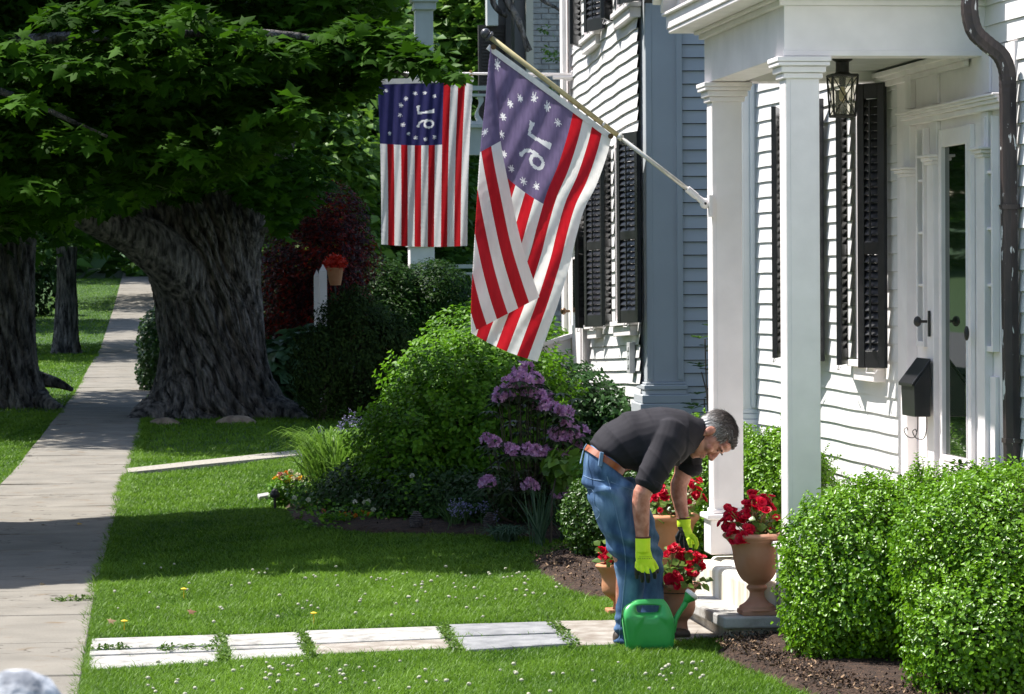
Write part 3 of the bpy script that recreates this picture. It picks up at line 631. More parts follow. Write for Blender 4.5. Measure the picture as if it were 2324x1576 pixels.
# ---- downspout
def downspout():
    Yd = NH.hit(2287, 600, .075)[0]; print('spout', Yd)
    pts = [onY(2201, -12, Yd), onY(2201, 30, Yd), onY(2212, 72, Yd), onY(2240, 100, Yd), onY(2270, 125, Yd), onY(2285, 160, Yd), onY(2287, 200, Yd), onY(2291, 620, Yd), onY(2301, 1075, Yd)]
    P = catmull(pts[:7], 5)+[pts[7], pts[8]]; P[-1] = np.array([P[-1][0], P[-1][1], .1])
    hw = .043; vs = []; n = 16
    Q = []
    for i in range(len(P)-1):
        L_ = np.linalg.norm(P[i+1]-P[i]); k = max(1, int(L_/.02)); Q += [P[i]+(P[i+1]-P[i])*j/k for j in range(k)]
    Q.append(P[-1]); mb = MB()
    for i, p in enumerate(Q):
        t = Q[min(i+1, len(Q)-1)]-Q[max(i-1, 0)]; t /= np.linalg.norm(t); yv = np.array([0, 1.0, 0]); xv = np.cross(yv, t); xv /= np.linalg.norm(xv)
        bend = i < 32; cr = 1+(.035 if (i % 2 and bend) else 0)
        for k in range(n):
            a = 2*math.pi*k/n; ca, sa = math.cos(a), math.sin(a); ca = math.copysign(abs(ca)**.45, ca); sa = math.copysign(abs(sa)**.45, sa)
            rib = 1-.10*(k % 2)
            vs.append(p+xv*hw*ca*cr*rib+yv*.036*sa*cr*rib)
    fs = [(i*n+k, i*n+(k+1) % n, (i+1)*n+(k+1) % n, (i+1)*n+k) for i in range(len(Q)-1) for k in range(n)]
    mb.add(vs, fs)
    mt = mat('peeling_metal', (.016, .012, .013), (.042, .028, .026), rough=.5, scale=14, bump=.3, bscale=60, stretch=(1, 1, .3))
    nt_ = mt.node_tree; L = nt_.links; p = nt_.nodes['Principled BSDF']; nz = nt_.nodes.new('ShaderNodeTexNoise'); nz.inputs['Scale'].default_value = 24; nz.inputs['Detail'].default_value = 6
    tc = nt_.nodes.new('ShaderNodeTexCoord'); mp_ = nt_.nodes.new('ShaderNodeMapping'); mp_.inputs['Scale'].default_value = (1.4, 1, .35); L.new(tc.outputs['Object'], mp_.inputs[0]); L.new(mp_.outputs[0], nz.inputs['Vector'])
    r = nt_.nodes.new('ShaderNodeValToRGB'); r.color_ramp.elements[0].position = .63; r.color_ramp.elements[1].position = .65; L.new(nz.outputs['Fac'], r.inputs[0])
    mx = nt_.nodes.new('ShaderNodeMix'); mx.data_type = 'RGBA'; src = p.inputs['Base Color'].links[0].from_socket; L.new(r.outputs[0], mx.inputs[0]); L.new(src, mx.inputs[6]); mx.inputs[7].default_value = (.6, .6, .6, 1); L.new(mx.outputs[2], p.inputs['Base Color'])
    o = mb.build('downspout', mt, nh); g = MB(); c = onY(2201, -4, Yd)
    for y in (470, 1000):
        br = MB(); q = onY(2291 if y < 600 else 2299, y, Yd); br.hexa([q+np.array(v) for v in ((-.05, -.042, -.012), (.09, -.042, -.012), (.09, .04, -.012), (-.05, .04, -.012), (-.05, -.042, .012), (.09, -.042, .012), (.09, .04, .012), (-.05, .04, .012))])
        br.build('strap', mt, o)
downspout()
# ---- steps / porch floor
def steps():
    c = onZ(1643, 1402, .165); SF = Fr((c[0], c[1], c[2]), (0, 1, -.025), (1, 0, 0))   # a along street, b into house
    st = thing('stone_steps', 'pale marble porch steps with a sawn slab on a rough base', 'steps', (c[0]+.4, c[1]+.8, 0))
    w_ = (onY(1795, 1395, c[1])[0]-c[0])
    m = MB(); m.box(SF, 0, 1.95, 0, w_, -.062, 0); m.build('tread', MARB, st, bevel=.01)
    m = MB(); m.box(SF, .06, 1.9, .05, w_+.6, -.4, -.0625); m.build('base', mat('rough_stone', (.30, .27, .23), (.50, .46, .40), rough=.95, scale=9, bump=1, bscale=30, bdist=.02), st, bevel=.01)
    a1 = onY(1600, 1300, 19.9)
    m = MB(); m.box(SF, .02, 2.35, .335, 1.5, -.18, .178); m.box(SF, .20, 2.10, .20, .3345, -.1, .175)
    m.build('upper_step', mat('stained_marble', (.50, .44, .34), (.74, .72, .66), rough=.6, scale=4, bump=.3, bscale=24, stretch=(1, 3, .6)), st, bevel=.03, seg=3)
    return c, SF, w_
STC, SF, STW = steps()
# ---- lantern
def lantern():
    Y = 18.25; def_ = lambda x, y: onY(x, y, Y)
    c = def_(1912, 200); c[2] = 0; zt = onY(1912, 172, Y)[2]; zb = onY(1912, 264, Y)[2]; top = ZC+.055; wt, wb = .072, .060
    r = thing('porch_lantern', 'black box lantern with crossed wires over clear glass hanging under the porch ceiling', 'lantern', c+np.array([0, 0, zb]))
    def corner(i, z, k=1.0):
        w_ = (wb+(wt-wb)*(z-zb)/(zt-zb))*k; return c+np.array([[-w_, -w_, 0], [w_, -w_, 0], [w_, w_, 0], [-w_, w_, 0]][i])+np.array([0, 0, z])
    m = MB()
    for i in range(4):
        j = (i+1) % 4; m.tube([corner(i, zb), corner(i, zt)], .0065, 4)
        for z in (zb, zt): m.tube([corner(i, z), corner(j, z)], .008, 4)
    m.build('frame', IRON, r)
    x = MB()
    for i in range(4):
        j = (i+1) % 4; x.tube([corner(i, zb, 1.03), corner(j, zt, 1.03)], .0032, 5); x.tube([corner(j, zb, 1.03), corner(i, zt, 1.03)], .0032, 5)
    x.build('wire_guard', IRON, r)
    g = MB(); g.hexa([corner(i, zb+.006, .9) for i in range(4)]+[corner(i, zt-.006, .9) for i in range(4)])
    gm = bpy.data.materials.new('lantern_glass'); gm.use_nodes = True; n = gm.node_tree; p = n.nodes['Principled BSDF']; tr = n.nodes.new('ShaderNodeBsdfTransparent'); mx = n.nodes.new('ShaderNodeMixShader'); mx.inputs[0].default_value = .16; tr.inputs[0].default_value = (.90, .88, .80, 1)
    p.inputs['Base Color'].default_value = (.6, .58, .5, 1); p.inputs['Roughness'].default_value = .1
    n.links.new(tr.outputs[0], mx.inputs[1]); n.links.new(p.outputs[0], mx.inputs[2]); n.links.new(mx.outputs[0], n.nodes['Material Output'].inputs[0]); g.build('glass', gm, r)
    b = MB(); b.lathe(c+[0, 0, 0], [(.018, zt-.06), (.02, zt-.01), (.02, zt)], 14); b.lathe(c, [(.003, zt-.15), (.018, zt-.13), (.02, zt-.1), (.012, zt-.062)], 14, mi=1)
    b.build('bulb', [IRON, mat('bulb_glass', (.75, .62, .4), rough=.1)], r)
    cp = MB(); cp.lathe(c, [(.07, zt+.004), (.045, zt+.012), (.038, zt+.02), (.037, zt+.075), (.055, zt+.085), (.058, zt+.092), (.03, zt+.115), (.022, zt+.14), (.006, zt+.15), (.006, top)], 20); cp.build('cap', IRON, r, smooth=False)
lantern()
# ---- mailbox
def mailbox():
    a0 = NH.hit(2092, 900, .1)[0]; z0 = NH.hit(2085, 943, .1)[1]; z1 = NH.hit(2103, 812, .03)[1]; zf = NH.hit(2062, 868, .15)[1]; b0, b1 = .088, .182; w_ = .30
    a0 -= .15
    r = thing('mailbox', 'black metal wall mailbox with sloped lid and curled wire hooks beside the door', 'mailbox', NH.P(a0+w_/2, .1, z0))
    m = MB(); m.prism([NH.P(a0, b0, z0), NH.P(a0, b1-.005, z0), NH.P(a0, b1, zf-.01), NH.P(a0, b0, z1-.015)], NH.d*w_); m.build('body', BLACK, r, bevel=.004)
    m = MB(); m.prism([NH.P(a0-.008, b0, z1-.014), NH.P(a0-.008, b1+.012, zf-.018), NH.P(a0-.008, b1+.014, zf), NH.P(a0-.008, b0, z1+.003)], NH.d*(w_+.016)); m.build('lid', BLACK, r, bevel=.003)
    for da in (.05, w_-.05):
        zc = z0-.10; pts = [NH.P(a0+da, b0+.01, z0), NH.P(a0+da, b0+.012, z0-.08), NH.P(a0+da, b0+.03, z0-.125), NH.P(a0+da, b0+.07, z0-.12), NH.P(a0+da, b0+.09, z0-.085), NH.P(a0+da, b0+.075, z0-.07), NH.P(a0+da, b0+.068, z0-.085)]
        m = MB(); m.tube(catmull(pts, 5), .0028, 6); m.build('scroll_hook', IRON, r)
mailbox()

# ---------------- far white house
fh = thing('far_white_house', 'white clapboard house beyond the porch with grey corner pilaster and black shutters', 'house', (4.6, 29, 0))
GW = Fr((4.1, 26.72, 0), (1, 0, 0), (0, -1, 0))
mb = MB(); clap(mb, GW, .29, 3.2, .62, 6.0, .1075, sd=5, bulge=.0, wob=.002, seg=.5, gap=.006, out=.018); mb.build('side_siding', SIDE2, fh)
mb = MB(); clap(mb, FH, 26.82, 31.55, .75, 7.2, .108, sd=2, bulge=.035, wob=.006, seg=.18, out=.017, gap=.003); mb.build('siding', SIDE, fh)
mb = MB(); mb.box(FH, 26.76, 31.7, -5, -.05, 0, 7.5); mb.build('wall', SHADOWBK, fh); mb = MB(); mb.box(FH, 31.5, 31.72, -4.9, .02, 0, 7.5); mb.build('corner_board', WHITE, fh)
def far_pilaster():
    X0 = onY(1466, 500, 26.66)[0]; X1 = onY(1549, 500, 26.66)[0]; m = MB(); fr = Fr((0, 0, 0), (1, 0, 0), (0, -1, 0)); zb = onY(1500, 868, 26.66)[2]; zb2 = onY(1500, 925, 26.66)[2]
    m.box(fr, X0, X1, -27.02, -26.655, zb, 7.2)
    for xa, xb in ((X0+.0, X0+.05), (X1-.05, X1-.0)): m.box(fr, xa, xb, -26.6545, -26.640, zb+.02, 7.2)
    e = .0
    for e, h0, h1 in ((.015, -.02, 0), (.03, -.06, -.02), (.02, -.10, -.06), (.05, -.17, -.10)): m.box(fr, X0-e, X1+e, -27.05, -26.64+e, zb+h0, zb+h1-.001)
    m.box(fr, X0-.065, X1+.06, -27.1, -26.585, 0, zb-.172)
    m.build('corner_pilaster', PILA, fh, bevel=.012, seg=3)
far_pilaster()
def far_details():
    def az(x, y, b=.0): return FH.hit(x, y, b)
    # ground floor windows (near, middle) + third shutter; upper windows
    zs, zt = az(1425, 735, .05)[1], az(1420, 305, .1)[1]
    specs = [(1456, 1404, 1385), (1372, 1350, 1333)]
    a_f = az(1454, 500, .03)[0]; a_h = az(1409, 500, .15)[0]
    shutter(FH, a_f+.36, a_f, zs, zt, .15, .03, fh, split=(.46,)); window(FH, a_f+.42, a_f+1.36, zs+.03, zt-.05, fh, casing=.06)
    shutter(FH, a_f+1.43, a_f+1.79, zs, zt, .14, .03, fh, split=(.46,))
    b_f = a_f+2.22
    shutter(FH, b_f+.36, b_f, zs, zt, .15, .03, fh, split=(.46,)); window(FH, b_f+.42, b_f+.95, zs+.03, zt-.05, fh, casing=.06); shutter(FH, b_f+1.02, b_f+1.36, zs, zt, .15, .03, fh, split=(.46,))
    # upper floor
    z2 = az(1405, 36, .05)[1]; 
    for a in (a_f-.10, a_f+2.12):
        shutter(FH, a+.36, a, z2, z2+1.7, .15, .03, fh); window(FH, a+.42, a+1.3, z2+.03, z2+1.65, fh, casing=.06); shutter(FH, a+1.37, a+1.71, z2, z2+1.7, .15, .03, fh)
    # doorway at the far end
    A0 = az(1338, 700, 0)[0]; A1 = 31.62
    m = MB(); zt2 = az(1320, 560, 0)[1]; m.box(FH, A0, A1, -.03, .05, 0, zt2); m.box(FH, A0, A0+.16, .05, .09, 0, zt2); m.box(FH, A1-.2, A1, .05, .09, 0, 7.2); m.box(FH, A0-.05, A1, .0, .13, zt2, zt2+.12); m.build('door_surround', WHITE, fh, bevel=.005)
    d = MB(); a0, a1 = az(1326, 700, .05)[0], az(1309, 700, .05)[0]; zg_ = az(1315, 708, .05)[1]; d.box(FH, a0-.06, a1+.35, .052, .075, .8, zt2-.03)
    d.box(FH, a0, a1+.1, .075, .085, zg_-.5, zg_-.12); o = d.build('door', WHITE, fh, bevel=.004)
    g = MB(); g.box(FH, a0, a1+.05, .0755, .082, zg_, zt2-.12); g.build('pane', GLASSD, o)
    k = MB(); q = FH.P(a1+.3, .08, az(1298, 705, .1)[1]); k.tube([q, q+FH.n*.05], .012, 8); k.ell(q+FH.n*.06, (.03, .03, .035), n=10); k.build('door_knob', mat('bronze', (.10, .06, .03), rough=.4, metal=.6), o)
    # stair cheek wall
    s = MB(); p = [FH.P(A1-.75, b, z) for b, z in ((.09, 0), (.45, 0), (.45, az(1267, 788, .45)[1]), (.09, az(1300, 768, .1)[1]))]; s.prism(p, FH.d*.14)
    zt3 = az(1267, 788, .45)[1]
    s.prism([FH.P(A1-.78, b, z) for b, z in ((.08, az(1300, 768, .1)[1]+.002), (.49, zt3-.02), (.49, zt3+.02), (.08, az(1300, 768, .1)[1]+.05))], FH.d*.2); s.build('stair_wall', WHITE, fh, bevel=.005)
    # utility box low by the pilaster
    u = MB(); a = az(1462, 900, .03)[0]; za, zb = az(1460, 847, .02)[1], az(1460, 776, .02)[1]; u.box(FH, 27.04, 27.22, .012, .06, za, zb)
    for t in (.15, .45, .72): u.box(FH, 27.08, 27.18, .06, .066, za+(zb-za)*t, za+(zb-za)*(t+.14))
    u.build('meter_box', mat('meter_grey', (.45, .46, .46), (.4, .41, .41), rough=.5), fh, bevel=.003)
far_details()
# ================================================================== FLAGS
def seg_d(x, y, pts):
    d = np.full(x.shape, 9.)
    for i in range(len(pts)-1):
        a = np.array(pts[i]); b = np.array(pts[i+1]); ab = b-a; t = np.clip(((x-a[0])*ab[0]+(y-a[1])*ab[1])/(ab@ab), 0, 1); d = np.minimum(d, np.hypot(x-a[0]-t*ab[0], y-a[1]-t*ab[1]))
    return d
STARS = [(218, 823), (238, 1220), (465, 840), (550, 835), (632, 868), (390, 887), (345, 952), (331, 1042), (356, 1133), (405, 1215), (470, 1253), (555, 1268), (633, 1248)]
def canton_white(s, t, c):
    x = 150+555*s/(9/13); y = 745+575*t/c; wm = np.zeros(s.shape, bool)
    for i, (a, b) in enumerate(STARS):
        dx = x-a; dy = y-b; r = np.hypot(dx, dy); th = np.arctan2(dy, dx)+i*.7; k = np.abs(((th*7/(2*np.pi)) % 1)-.5)*2
        wm |= r < 8+16*k**1.5
    wm |= inpoly(x, y, [(476, 957), (508, 950), (500, 1000), (503, 1014), (562, 1006), (630, 988), (631, 1028), (560, 1027), (486, 1034), (484, 1000)])
    rr = np.hypot((x-585)/1.15, y-1127); wm |= (rr < 41) & (rr > 24)
    wm |= seg_d(x, y, [(572, 1090), (530, 1096), (503, 1115), (490, 1148)]) < 9
    wm |= np.hypot(x-490, y-1147) < 12
    return wm
def flag_mats(nm, red, white, blue, tr):
    o = []
    for k, c, c2 in (('r', red, [v*.86 for v in red]), ('w', white, [v*.95 for v in white]), ('b', blue, [v*.8 for v in blue]), ('wd', (.78, .78, .8), (.72, .72, .75))):
        o.append(mat('flag_%s_%s' % (nm, k), c, tuple(c2), rough=.55, scale=20, trans=tr, bump=.35, bscale=35, bdist=.004, stretch=(3, 1, .6), spec=.25))
    return o
def flag(nm, label, pos, ns, nt_, cf, mats, loc, idx=lambda s: np.minimum((s*13).astype(int), 12), header=None, group=None):
    """pos(s,t)->(N,3); s along the hoist, t along the fly"""
    S, T_ = np.meshgrid(np.linspace(0, 1, ns+1), np.linspace(0, 1, nt_+1)); V = pos(S.ravel(), T_.ravel())
    I = np.arange(nt_)[:, None]*(ns+1)+np.arange(ns)[None]; Fc = np.stack([I, I+1, I+ns+2, I+ns+1], 2).reshape(-1, 4)
    sc_ = ((np.arange(ns)+.5)/ns)[None].repeat(nt_, 0).ravel(); tc_ = ((np.arange(nt_)+.5)/nt_)[:, None].repeat(ns, 1).ravel()
    m_ = np.where(idx(sc_) % 2 == 1, 0, 1); inc = (idx(sc_) < 9) & (tc_ < cf); m_[inc] = 2; m_[inc & canton_white(sc_, tc_, cf)] = 3
    o = npmesh(nm, V, Fc, mats, None, loc, smooth=True, mats=m_); tag(o, label, 'flag', 'historic striped flags on the house fronts'); return o
# -- near flag
def C4(x, y): return ((1400+x/1.0508)*.5674, y/1.0508*.5674)      # zoom crop -> 2324 grid
def path2(pts):
    P = np.array(catmull([np.array(C4(*p)) for p in pts], 12)); L_ = np.r_[0, np.cumsum(np.hypot(*np.diff(P, axis=0).T))]; L_ /= L_[-1]
    return lambda t: np.stack([np.interp(t, L_, P[:, 0]), np.interp(t, L_, P[:, 1])], 1)
E_right = path2([(1100, 575), (1078, 660), (1035, 780), (985, 880), (950, 1000), (925, 1110), (880, 1260), (835, 1390), (788, 1521)])
E_fold = path2([(588, 190), (570, 400), (545, 650), (532, 850), (518, 1080), (508, 1280), (508, 1400)])
E_free = path2([(592, 192), (608, 330), (622, 460), (636, 615), (672, 800), (715, 1000), (760, 1145), (796, 1250)])
YF_ = 19.42
def near_pos(s, t):
    sf = .50*np.clip(t, 0, 1)**1.12; hoist = np.array(C4(588, 190))[None]*(1-s[:, None])+np.array(C4(1100, 577))[None]*s[:, None]
    w = np.clip((s-sf)/(1-sf+1e-6), 0, 1)
    hs = hoist+np.array([0, 1.])*(8*np.sin(np.pi*s))[:, None]
    main = E_fold(t)*(1-w[:, None])+E_right(t)*w[:, None]
    # keep hoist straight, bow the lines down the middle
    main = main+np.stack([0*t, 22*np.sin(np.pi*w)*np.sin(np.pi*np.clip(t*1.0, 0, 1))**.8+14*np.sin(np.pi*w)*t*.5], 1)
    u = np.clip(s/(sf+1e-6), 0, 1); flap = E_free(t)*(1-u[:, None])+E_fold(t)*u[:, None]
    px = np.where((s < sf)[:, None], flap, main)
    px[t < 1e-6] = hoist[t < 1e-6]
    b = np.clip(t/.06, 0, 1)[:, None]; px = px*b+hoist*(1-b) if True else px
    fold = np.where(s < sf, -.022-.075*np.sin(np.pi*np.clip(1-u, 0, 1)*.55)*np.clip(t*2.5, 0, 1), .0)
    rip = .016*np.sin(s*19+t*5)*np.clip(t*1.5+.15, 0, 1)+.008*np.sin(s*43+t*14+2*NZ(s*4, t*4))+.005*NZ(s*10, t*28)+.03*np.sin(w*3.1)*t
    Y = YF_+fold+rip*np.where(s < sf, .55, 1)-.0
    out = np.empty((len(s), 3)); c = np.stack([(px[:, 0]-CX)/F, (CY-px[:, 1])/F, np.ones(len(s))], 1) @ M3.T
    return CAM+c*(Y/c[:, 1])[:, None]
flag('flag', 'nearer flag with faded purple canton folded over itself on the angled pole', near_pos, 200, 300, .375,
     flag_mats('near', (.50, .010, .020), (.82, .81, .79), (.165, .130, .245), .40), onY(1250, 400, YF_))
# header band along the hoist + grommets
def band(nm, pA, pB, wid, Y, mt, par, thick=.006):
    a = onY(*pA, Y); b = onY(*pB, Y); d = (b-a)/np.linalg.norm(b-a); n_ = np.array([d[2], 0, -d[0]]); n_ = n_ if n_[2] < 0 else -n_
    m = MB(); m.hexa([a+n_*0-[0, thick, 0], b-[0, thick, 0], b+n_*wid-[0, thick, 0], a+n_*wid-[0, thick, 0], a+[0, thick, 0], b+[0, thick, 0], b+n_*wid+[0, thick, 0], a+n_*wid+[0, thick, 0]]); return m.build(nm, mt, par)
CANV = mat('canvas', (.80, .80, .78), (.70, .70, .69), rough=.7, scale=30, trans=.2, bump=.3, bscale=60)
fl = bpy.data.objects['flag']
band('header_band', C4(586, 188), C4(1108, 572), .032, YF_-.006, CANV, fl)
for p in ((603, 198), (1096, 573)):
    m = MB(); c = onY(*C4(*p), YF_-.022); m.lathe((0, 0, 0), [(.006, 0), (.016, 0), (.016, .004), (.006, .004)], 16); m.v = [tuple(c+np.array([v[0], v[2], v[1]])) for v in m.v]; m.build('grommet', mat('brass_dark', (.10, .06, .03), rough=.5, metal=.8), fl)
def pole_near():
    Y = 19.46; r = thing('flag_pole', 'angled brass and white flag pole with dark ball finial fixed to the porch column', 'flag pole', onY(1605, 468, Y))
    a, b, c, d = onY(1112, 84, Y), onY(1405, 310, Y), onY(1566, 434, Y), onY(1600, 462, Y)
    BR = mat('pole_tan', (.42, .35, .17), (.50, .43, .22), rough=.35, scale=20, stretch=(1, 1, .3)); AL = mat('pole_silver', (.55, .53, .48), (.66, .64, .60), rough=.35, metal=.3, scale=20)
    m = MB(); m.tube([a, b], .0155, 14); m.build('upper_shaft', BR, r, smooth=True)
    m = MB(); m.tube([b, c], .013, 14); m.tube([b-(b-a)*.01, b+(c-b)*.04], .020, 12); m.tube([b-(b-a)*.13, b-(b-a)*.115], .0175, 12); m.build('lower_shaft', AL, r, smooth=True)
    m = MB(); q = onY(1102, 76, Y); m.ell(q, (.030, .030, .030), n=18); dd = (b-a)/np.linalg.norm(b-a); m.tube([q, a], .012, 10); m.tube([a-dd*.012, a-dd*.004, a+dd*.006], [.030, .034, .024], 16); m.build('finial', mat('finial_grey', (.05, .05, .055), rough=.35), r, smooth=True)
    m = MB(); m.tube([c-(c-b)*.04, c+(d-c)*.45], .021, 10); n_ = (d-c); m.tube([c+n_*.4, d], [.016, .022], 10); m.ell(d, (.032, .02, .032), n=14)
    m.ell(d-np.array([0, .018, 0]), (.009, .008, .009), n=10, mi=1); k = onY(1612, 466, Y)
    m.hexa([k+np.array(v) for v in ((-.012, -.03, -.07), (.012, -.03, -.07), (.012, .04, -.07), (-.012, .04, -.07), (-.012, -.03, .06), (.012, -.03, .06), (.012, .04, .06), (-.012, .04, .06))]); m.tube([d, k], .018, 8)
    m.build('bracket', [WHITE, IRON], r, bevel=.002)
pole_near()
# -- far flag
YFF = 31.35
def far_pos(s, t):
    tl, tr_, bl, br = [np.array(C4(*p)) for p in ((115, 345), (517, 332), (131, 1028), (493, 1034))]
    s_ = s[:, None]; t_ = t[:, None]; px = (tl*(1-s_)+tr_*s_)*(1-t_)+(bl*(1-s_)+br*s_)*t_
    px[:, 1] += 7*np.sin(np.pi*s)*(1-t)*.9+4*np.sin(np.pi*s)*t; px[:, 0] += 3*np.sin(np.pi*t)*(s*2-1)*-1
    Y = YFF+.018*np.sin(s*26+t*2)*(.3+t)+.007*np.sin(s*60+t*9)+.004*NZ(s*9, t*40)
    c = np.stack([(px[:, 0]-CX)/F, (CY-px[:, 1])/F, np.ones(len(s))], 1) @ M3.T
    return CAM+c*(Y/c[:, 1])[:, None]
ff = flag('flag', 'farther flag hanging straight with deep blue canton from the horizontal white pole', far_pos, 150, 200, .378,
     flag_mats('far', (.40, .006, .012), (.66, .66, .67), (.028, .028, .115), .30), onY(1090, 350, YFF))
band('header_band', C4(113, 334), C4(519, 321), .05, YFF-.008, CANV, ff)
def pole_far():
    Y = YFF; r = thing('flag_pole', 'horizontal white flag pole with scrolled bracket on the far house corner', 'flag pole', onY(1292, 168, Y))
    m = MB(); a, b = onY(838, 166, Y), onY(1296, 169, Y); m.tube([a, b], .012, 10); m.build('shaft', WHITE, r, smooth=True)
    m = MB(); m.ell(onY(831, 166, Y), (.035, .035, .035), n=14); m.build('finial', WHITE, r, smooth=True)
    m = MB(); e = onY(1313, 160, Y); pts = [onY(x, y, Y) for x, y in ((1270, 172), (1285, 182), (1300, 180), (1308, 172), (1304, 162), (1297, 164), (1299, 170))]; m.tube(catmull(pts, 5), .008, 6)
    m.tube([onY(1290, 175, Y), onY(1314, 162, Y)], .012, 8); m.tube([e+[0, 0, .09], e-[0, 0, .09]], .014, 8); m.tube([onY(1170, 166, Y), onY(1170, 158, Y)], .018, 8); m.tube([onY(1170, 176, Y), b], .008, 8); m.tube([onY(1255, 176, Y), onY(1300, 176, Y)], .02, 8)
    m.build('bracket', WHITE, r)
    k = MB(); k.tube([onY(1068, 160, Y), onY(1072, 182, Y)], .012, 6); k.tube([onY(868, 163, Y), onY(866, 188, Y)], .01, 6); k.build('clip', mat('clip_ochre', (.35, .25, .06), rough=.5), r)
pole_far()
# ================================================================== POTS
TERRA = mat('terracotta', (.36, .155, .085), (.47, .24, .15), rough=.85, scale=5, bump=.4, bscale=50, bdist=.004, c3=(.40, .20, .13))
TERRA2 = mat('terracotta_bright', (.42, .17, .075), (.52, .25, .13), rough=.85, scale=5, bump=.4, bscale=50, bdist=.004)
SOIL = mat('potting_soil', (.03, .02, .012), (.06, .04, .03), rough=1, scale=60)
def pot(name, label, cat, c, prof, mt, foot=None):
    r = thing(name, label, cat, c); R = prof[-1][0]; zt = prof[-1][1]
    m = MB(); m.lathe(c, prof+[(R-.018, zt), (R-.022, zt-.03), (R-.03, zt-.05)], 48); m.build('bowl', mt, r, smooth=True)
    m = MB(); m.lathe(c, [(R*.6, zt-.06), (R-.028, zt-.052), (R-.028, zt-.045), (.01, zt-.035)], 24); m.build('soil', SOIL, r)
    if foot:
        w_, h = foot; m = MB(); cc = np.array(c, float); m.hexa([cc+np.array([x*w_, y*w_, z]) for z in (0, h) for x, y in ((-1, -1), (1, -1), (1, 1), (-1, 1))]); m.build('foot', mt, r, bevel=.006)
    return r

def prof_px(cx, Y, rows):
    """rows of (half width px, y px) from the bottom up -> [(r, z)] relative to the lowest row"""
    z0 = onY(cx, rows[0][1], Y)[2]; k = Y/F*1.0
    out = [(w_*k, onY(cx, y, Y)[2]-z0) for w_, y in rows]; P = catmull([np.array([a, b, 0]) for a, b in out], 3)
    return [(p[0], p[1]) for p in P], z0
def at(cx, y, Y): return onY(cx, y, Y)
# right urn on the slab
Yu = STC[1]+.16
pr, z0 = prof_px(1718, Yu, [(46, 1393), (42, 1389), (40, 1384), (30, 1378), (19, 1366), (17, 1354), (19, 1349), (23, 1345), (24, 1341), (20, 1336), (22, 1333), (36, 1322), (47, 1302), (53, 1280), (56, 1258), (60, 1244), (69, 1233), (70, 1231), (77, 1226), (79, 1221), (73, 1215)])
cu = at(1718, 1400, Yu); print('urn z', cu, z0)
pot('urn', 'tall footed terracotta urn of red begonias on the marble slab', 'urn', (cu[0], cu[1], .1625), [(a, b*.985+.026) for a, b in pr], TERRA, foot=(.094, .027))
UA = (cu[0], cu[1], .1625+.02+pr[-1][1])
# back urn behind the man
Yb = 20.3; pr, z0 = prof_px(1523, Yb, [(34, 1395), (28, 1388), (17, 1372), (15, 1360), (20, 1352), (17, 1345), (30, 1330), (40, 1300), (44, 1260), (47, 1225), (53, 1198), (58, 1188), (66, 1178), (66, 1170), (58, 1166)])
cb = at(1523, 1400, Yb); pot('urn', 'terracotta urn of red begonias standing behind the man beside the far column', 'urn', (cb[0], cb[1], .0), [(a, b+.0+z0) for a, b in pr], TERRA2, foot=(.095, max(.02, z0)))
UB = (cb[0], cb[1], z0+pr[-1][1])
# front pot right of the legs
Yc = 17.95; pr, z0 = prof_px(1537, Yc, [(26, 1442), (27, 1436), (24, 1420), (25, 1408), (36, 1395), (42, 1378), (41, 1358), (38, 1350), (44, 1340), (54, 1332), (57, 1327), (54, 1323)])
cc_ = at(1537, 1442, Yc); pot('planter', 'bulging terracotta pot of red begonias between the man and the step', 'pot', (cc_[0], cc_[1], 0), [(a, b+max(z0, .0)) for a, b in pr], TERRA)
UC = (cc_[0], cc_[1], max(z0, 0)+pr[-1][1])
Ye = 19.25; pr, z0 = prof_px(1404, Ye, [(26, 1398), (22, 1392), (13, 1380), (12, 1366), (16, 1362), (22, 1356), (36, 1345), (39, 1330), (38, 1316), (42, 1300), (51, 1288), (53, 1283), (48, 1279)])
ce = at(1404, 1408, Ye); pot('urn', 'small terracotta urn of pink red begonias half hidden behind the man at left', 'urn', (ce[0], ce[1], 0), [(a, b+z0) for a, b in pr], TERRA2, foot=(.072, max(.03, z0)))
UD = (ce[0], ce[1], z0+pr[-1][1])
BEG = leafmat('begonia_red', (.52, .0, .025), (.88, .02, .07), rough=.5, trans=.38); BEGL = leafmat('begonia_leaf', (.04, .09, .012), (.16, .24, .04), rough=.35, trans=.25)
def T_petal():
    n = 7; v = [[0, 0, 0]]+[[.62*math.sin(a)*(1 if True else 0), .5-.5*math.cos(a), .10*math.sin(a)**2] for a in np.linspace(.35, 6.28-.35, n)]
    return np.array(v), np.array([(0, i, i+1) for i in range(1, n)])
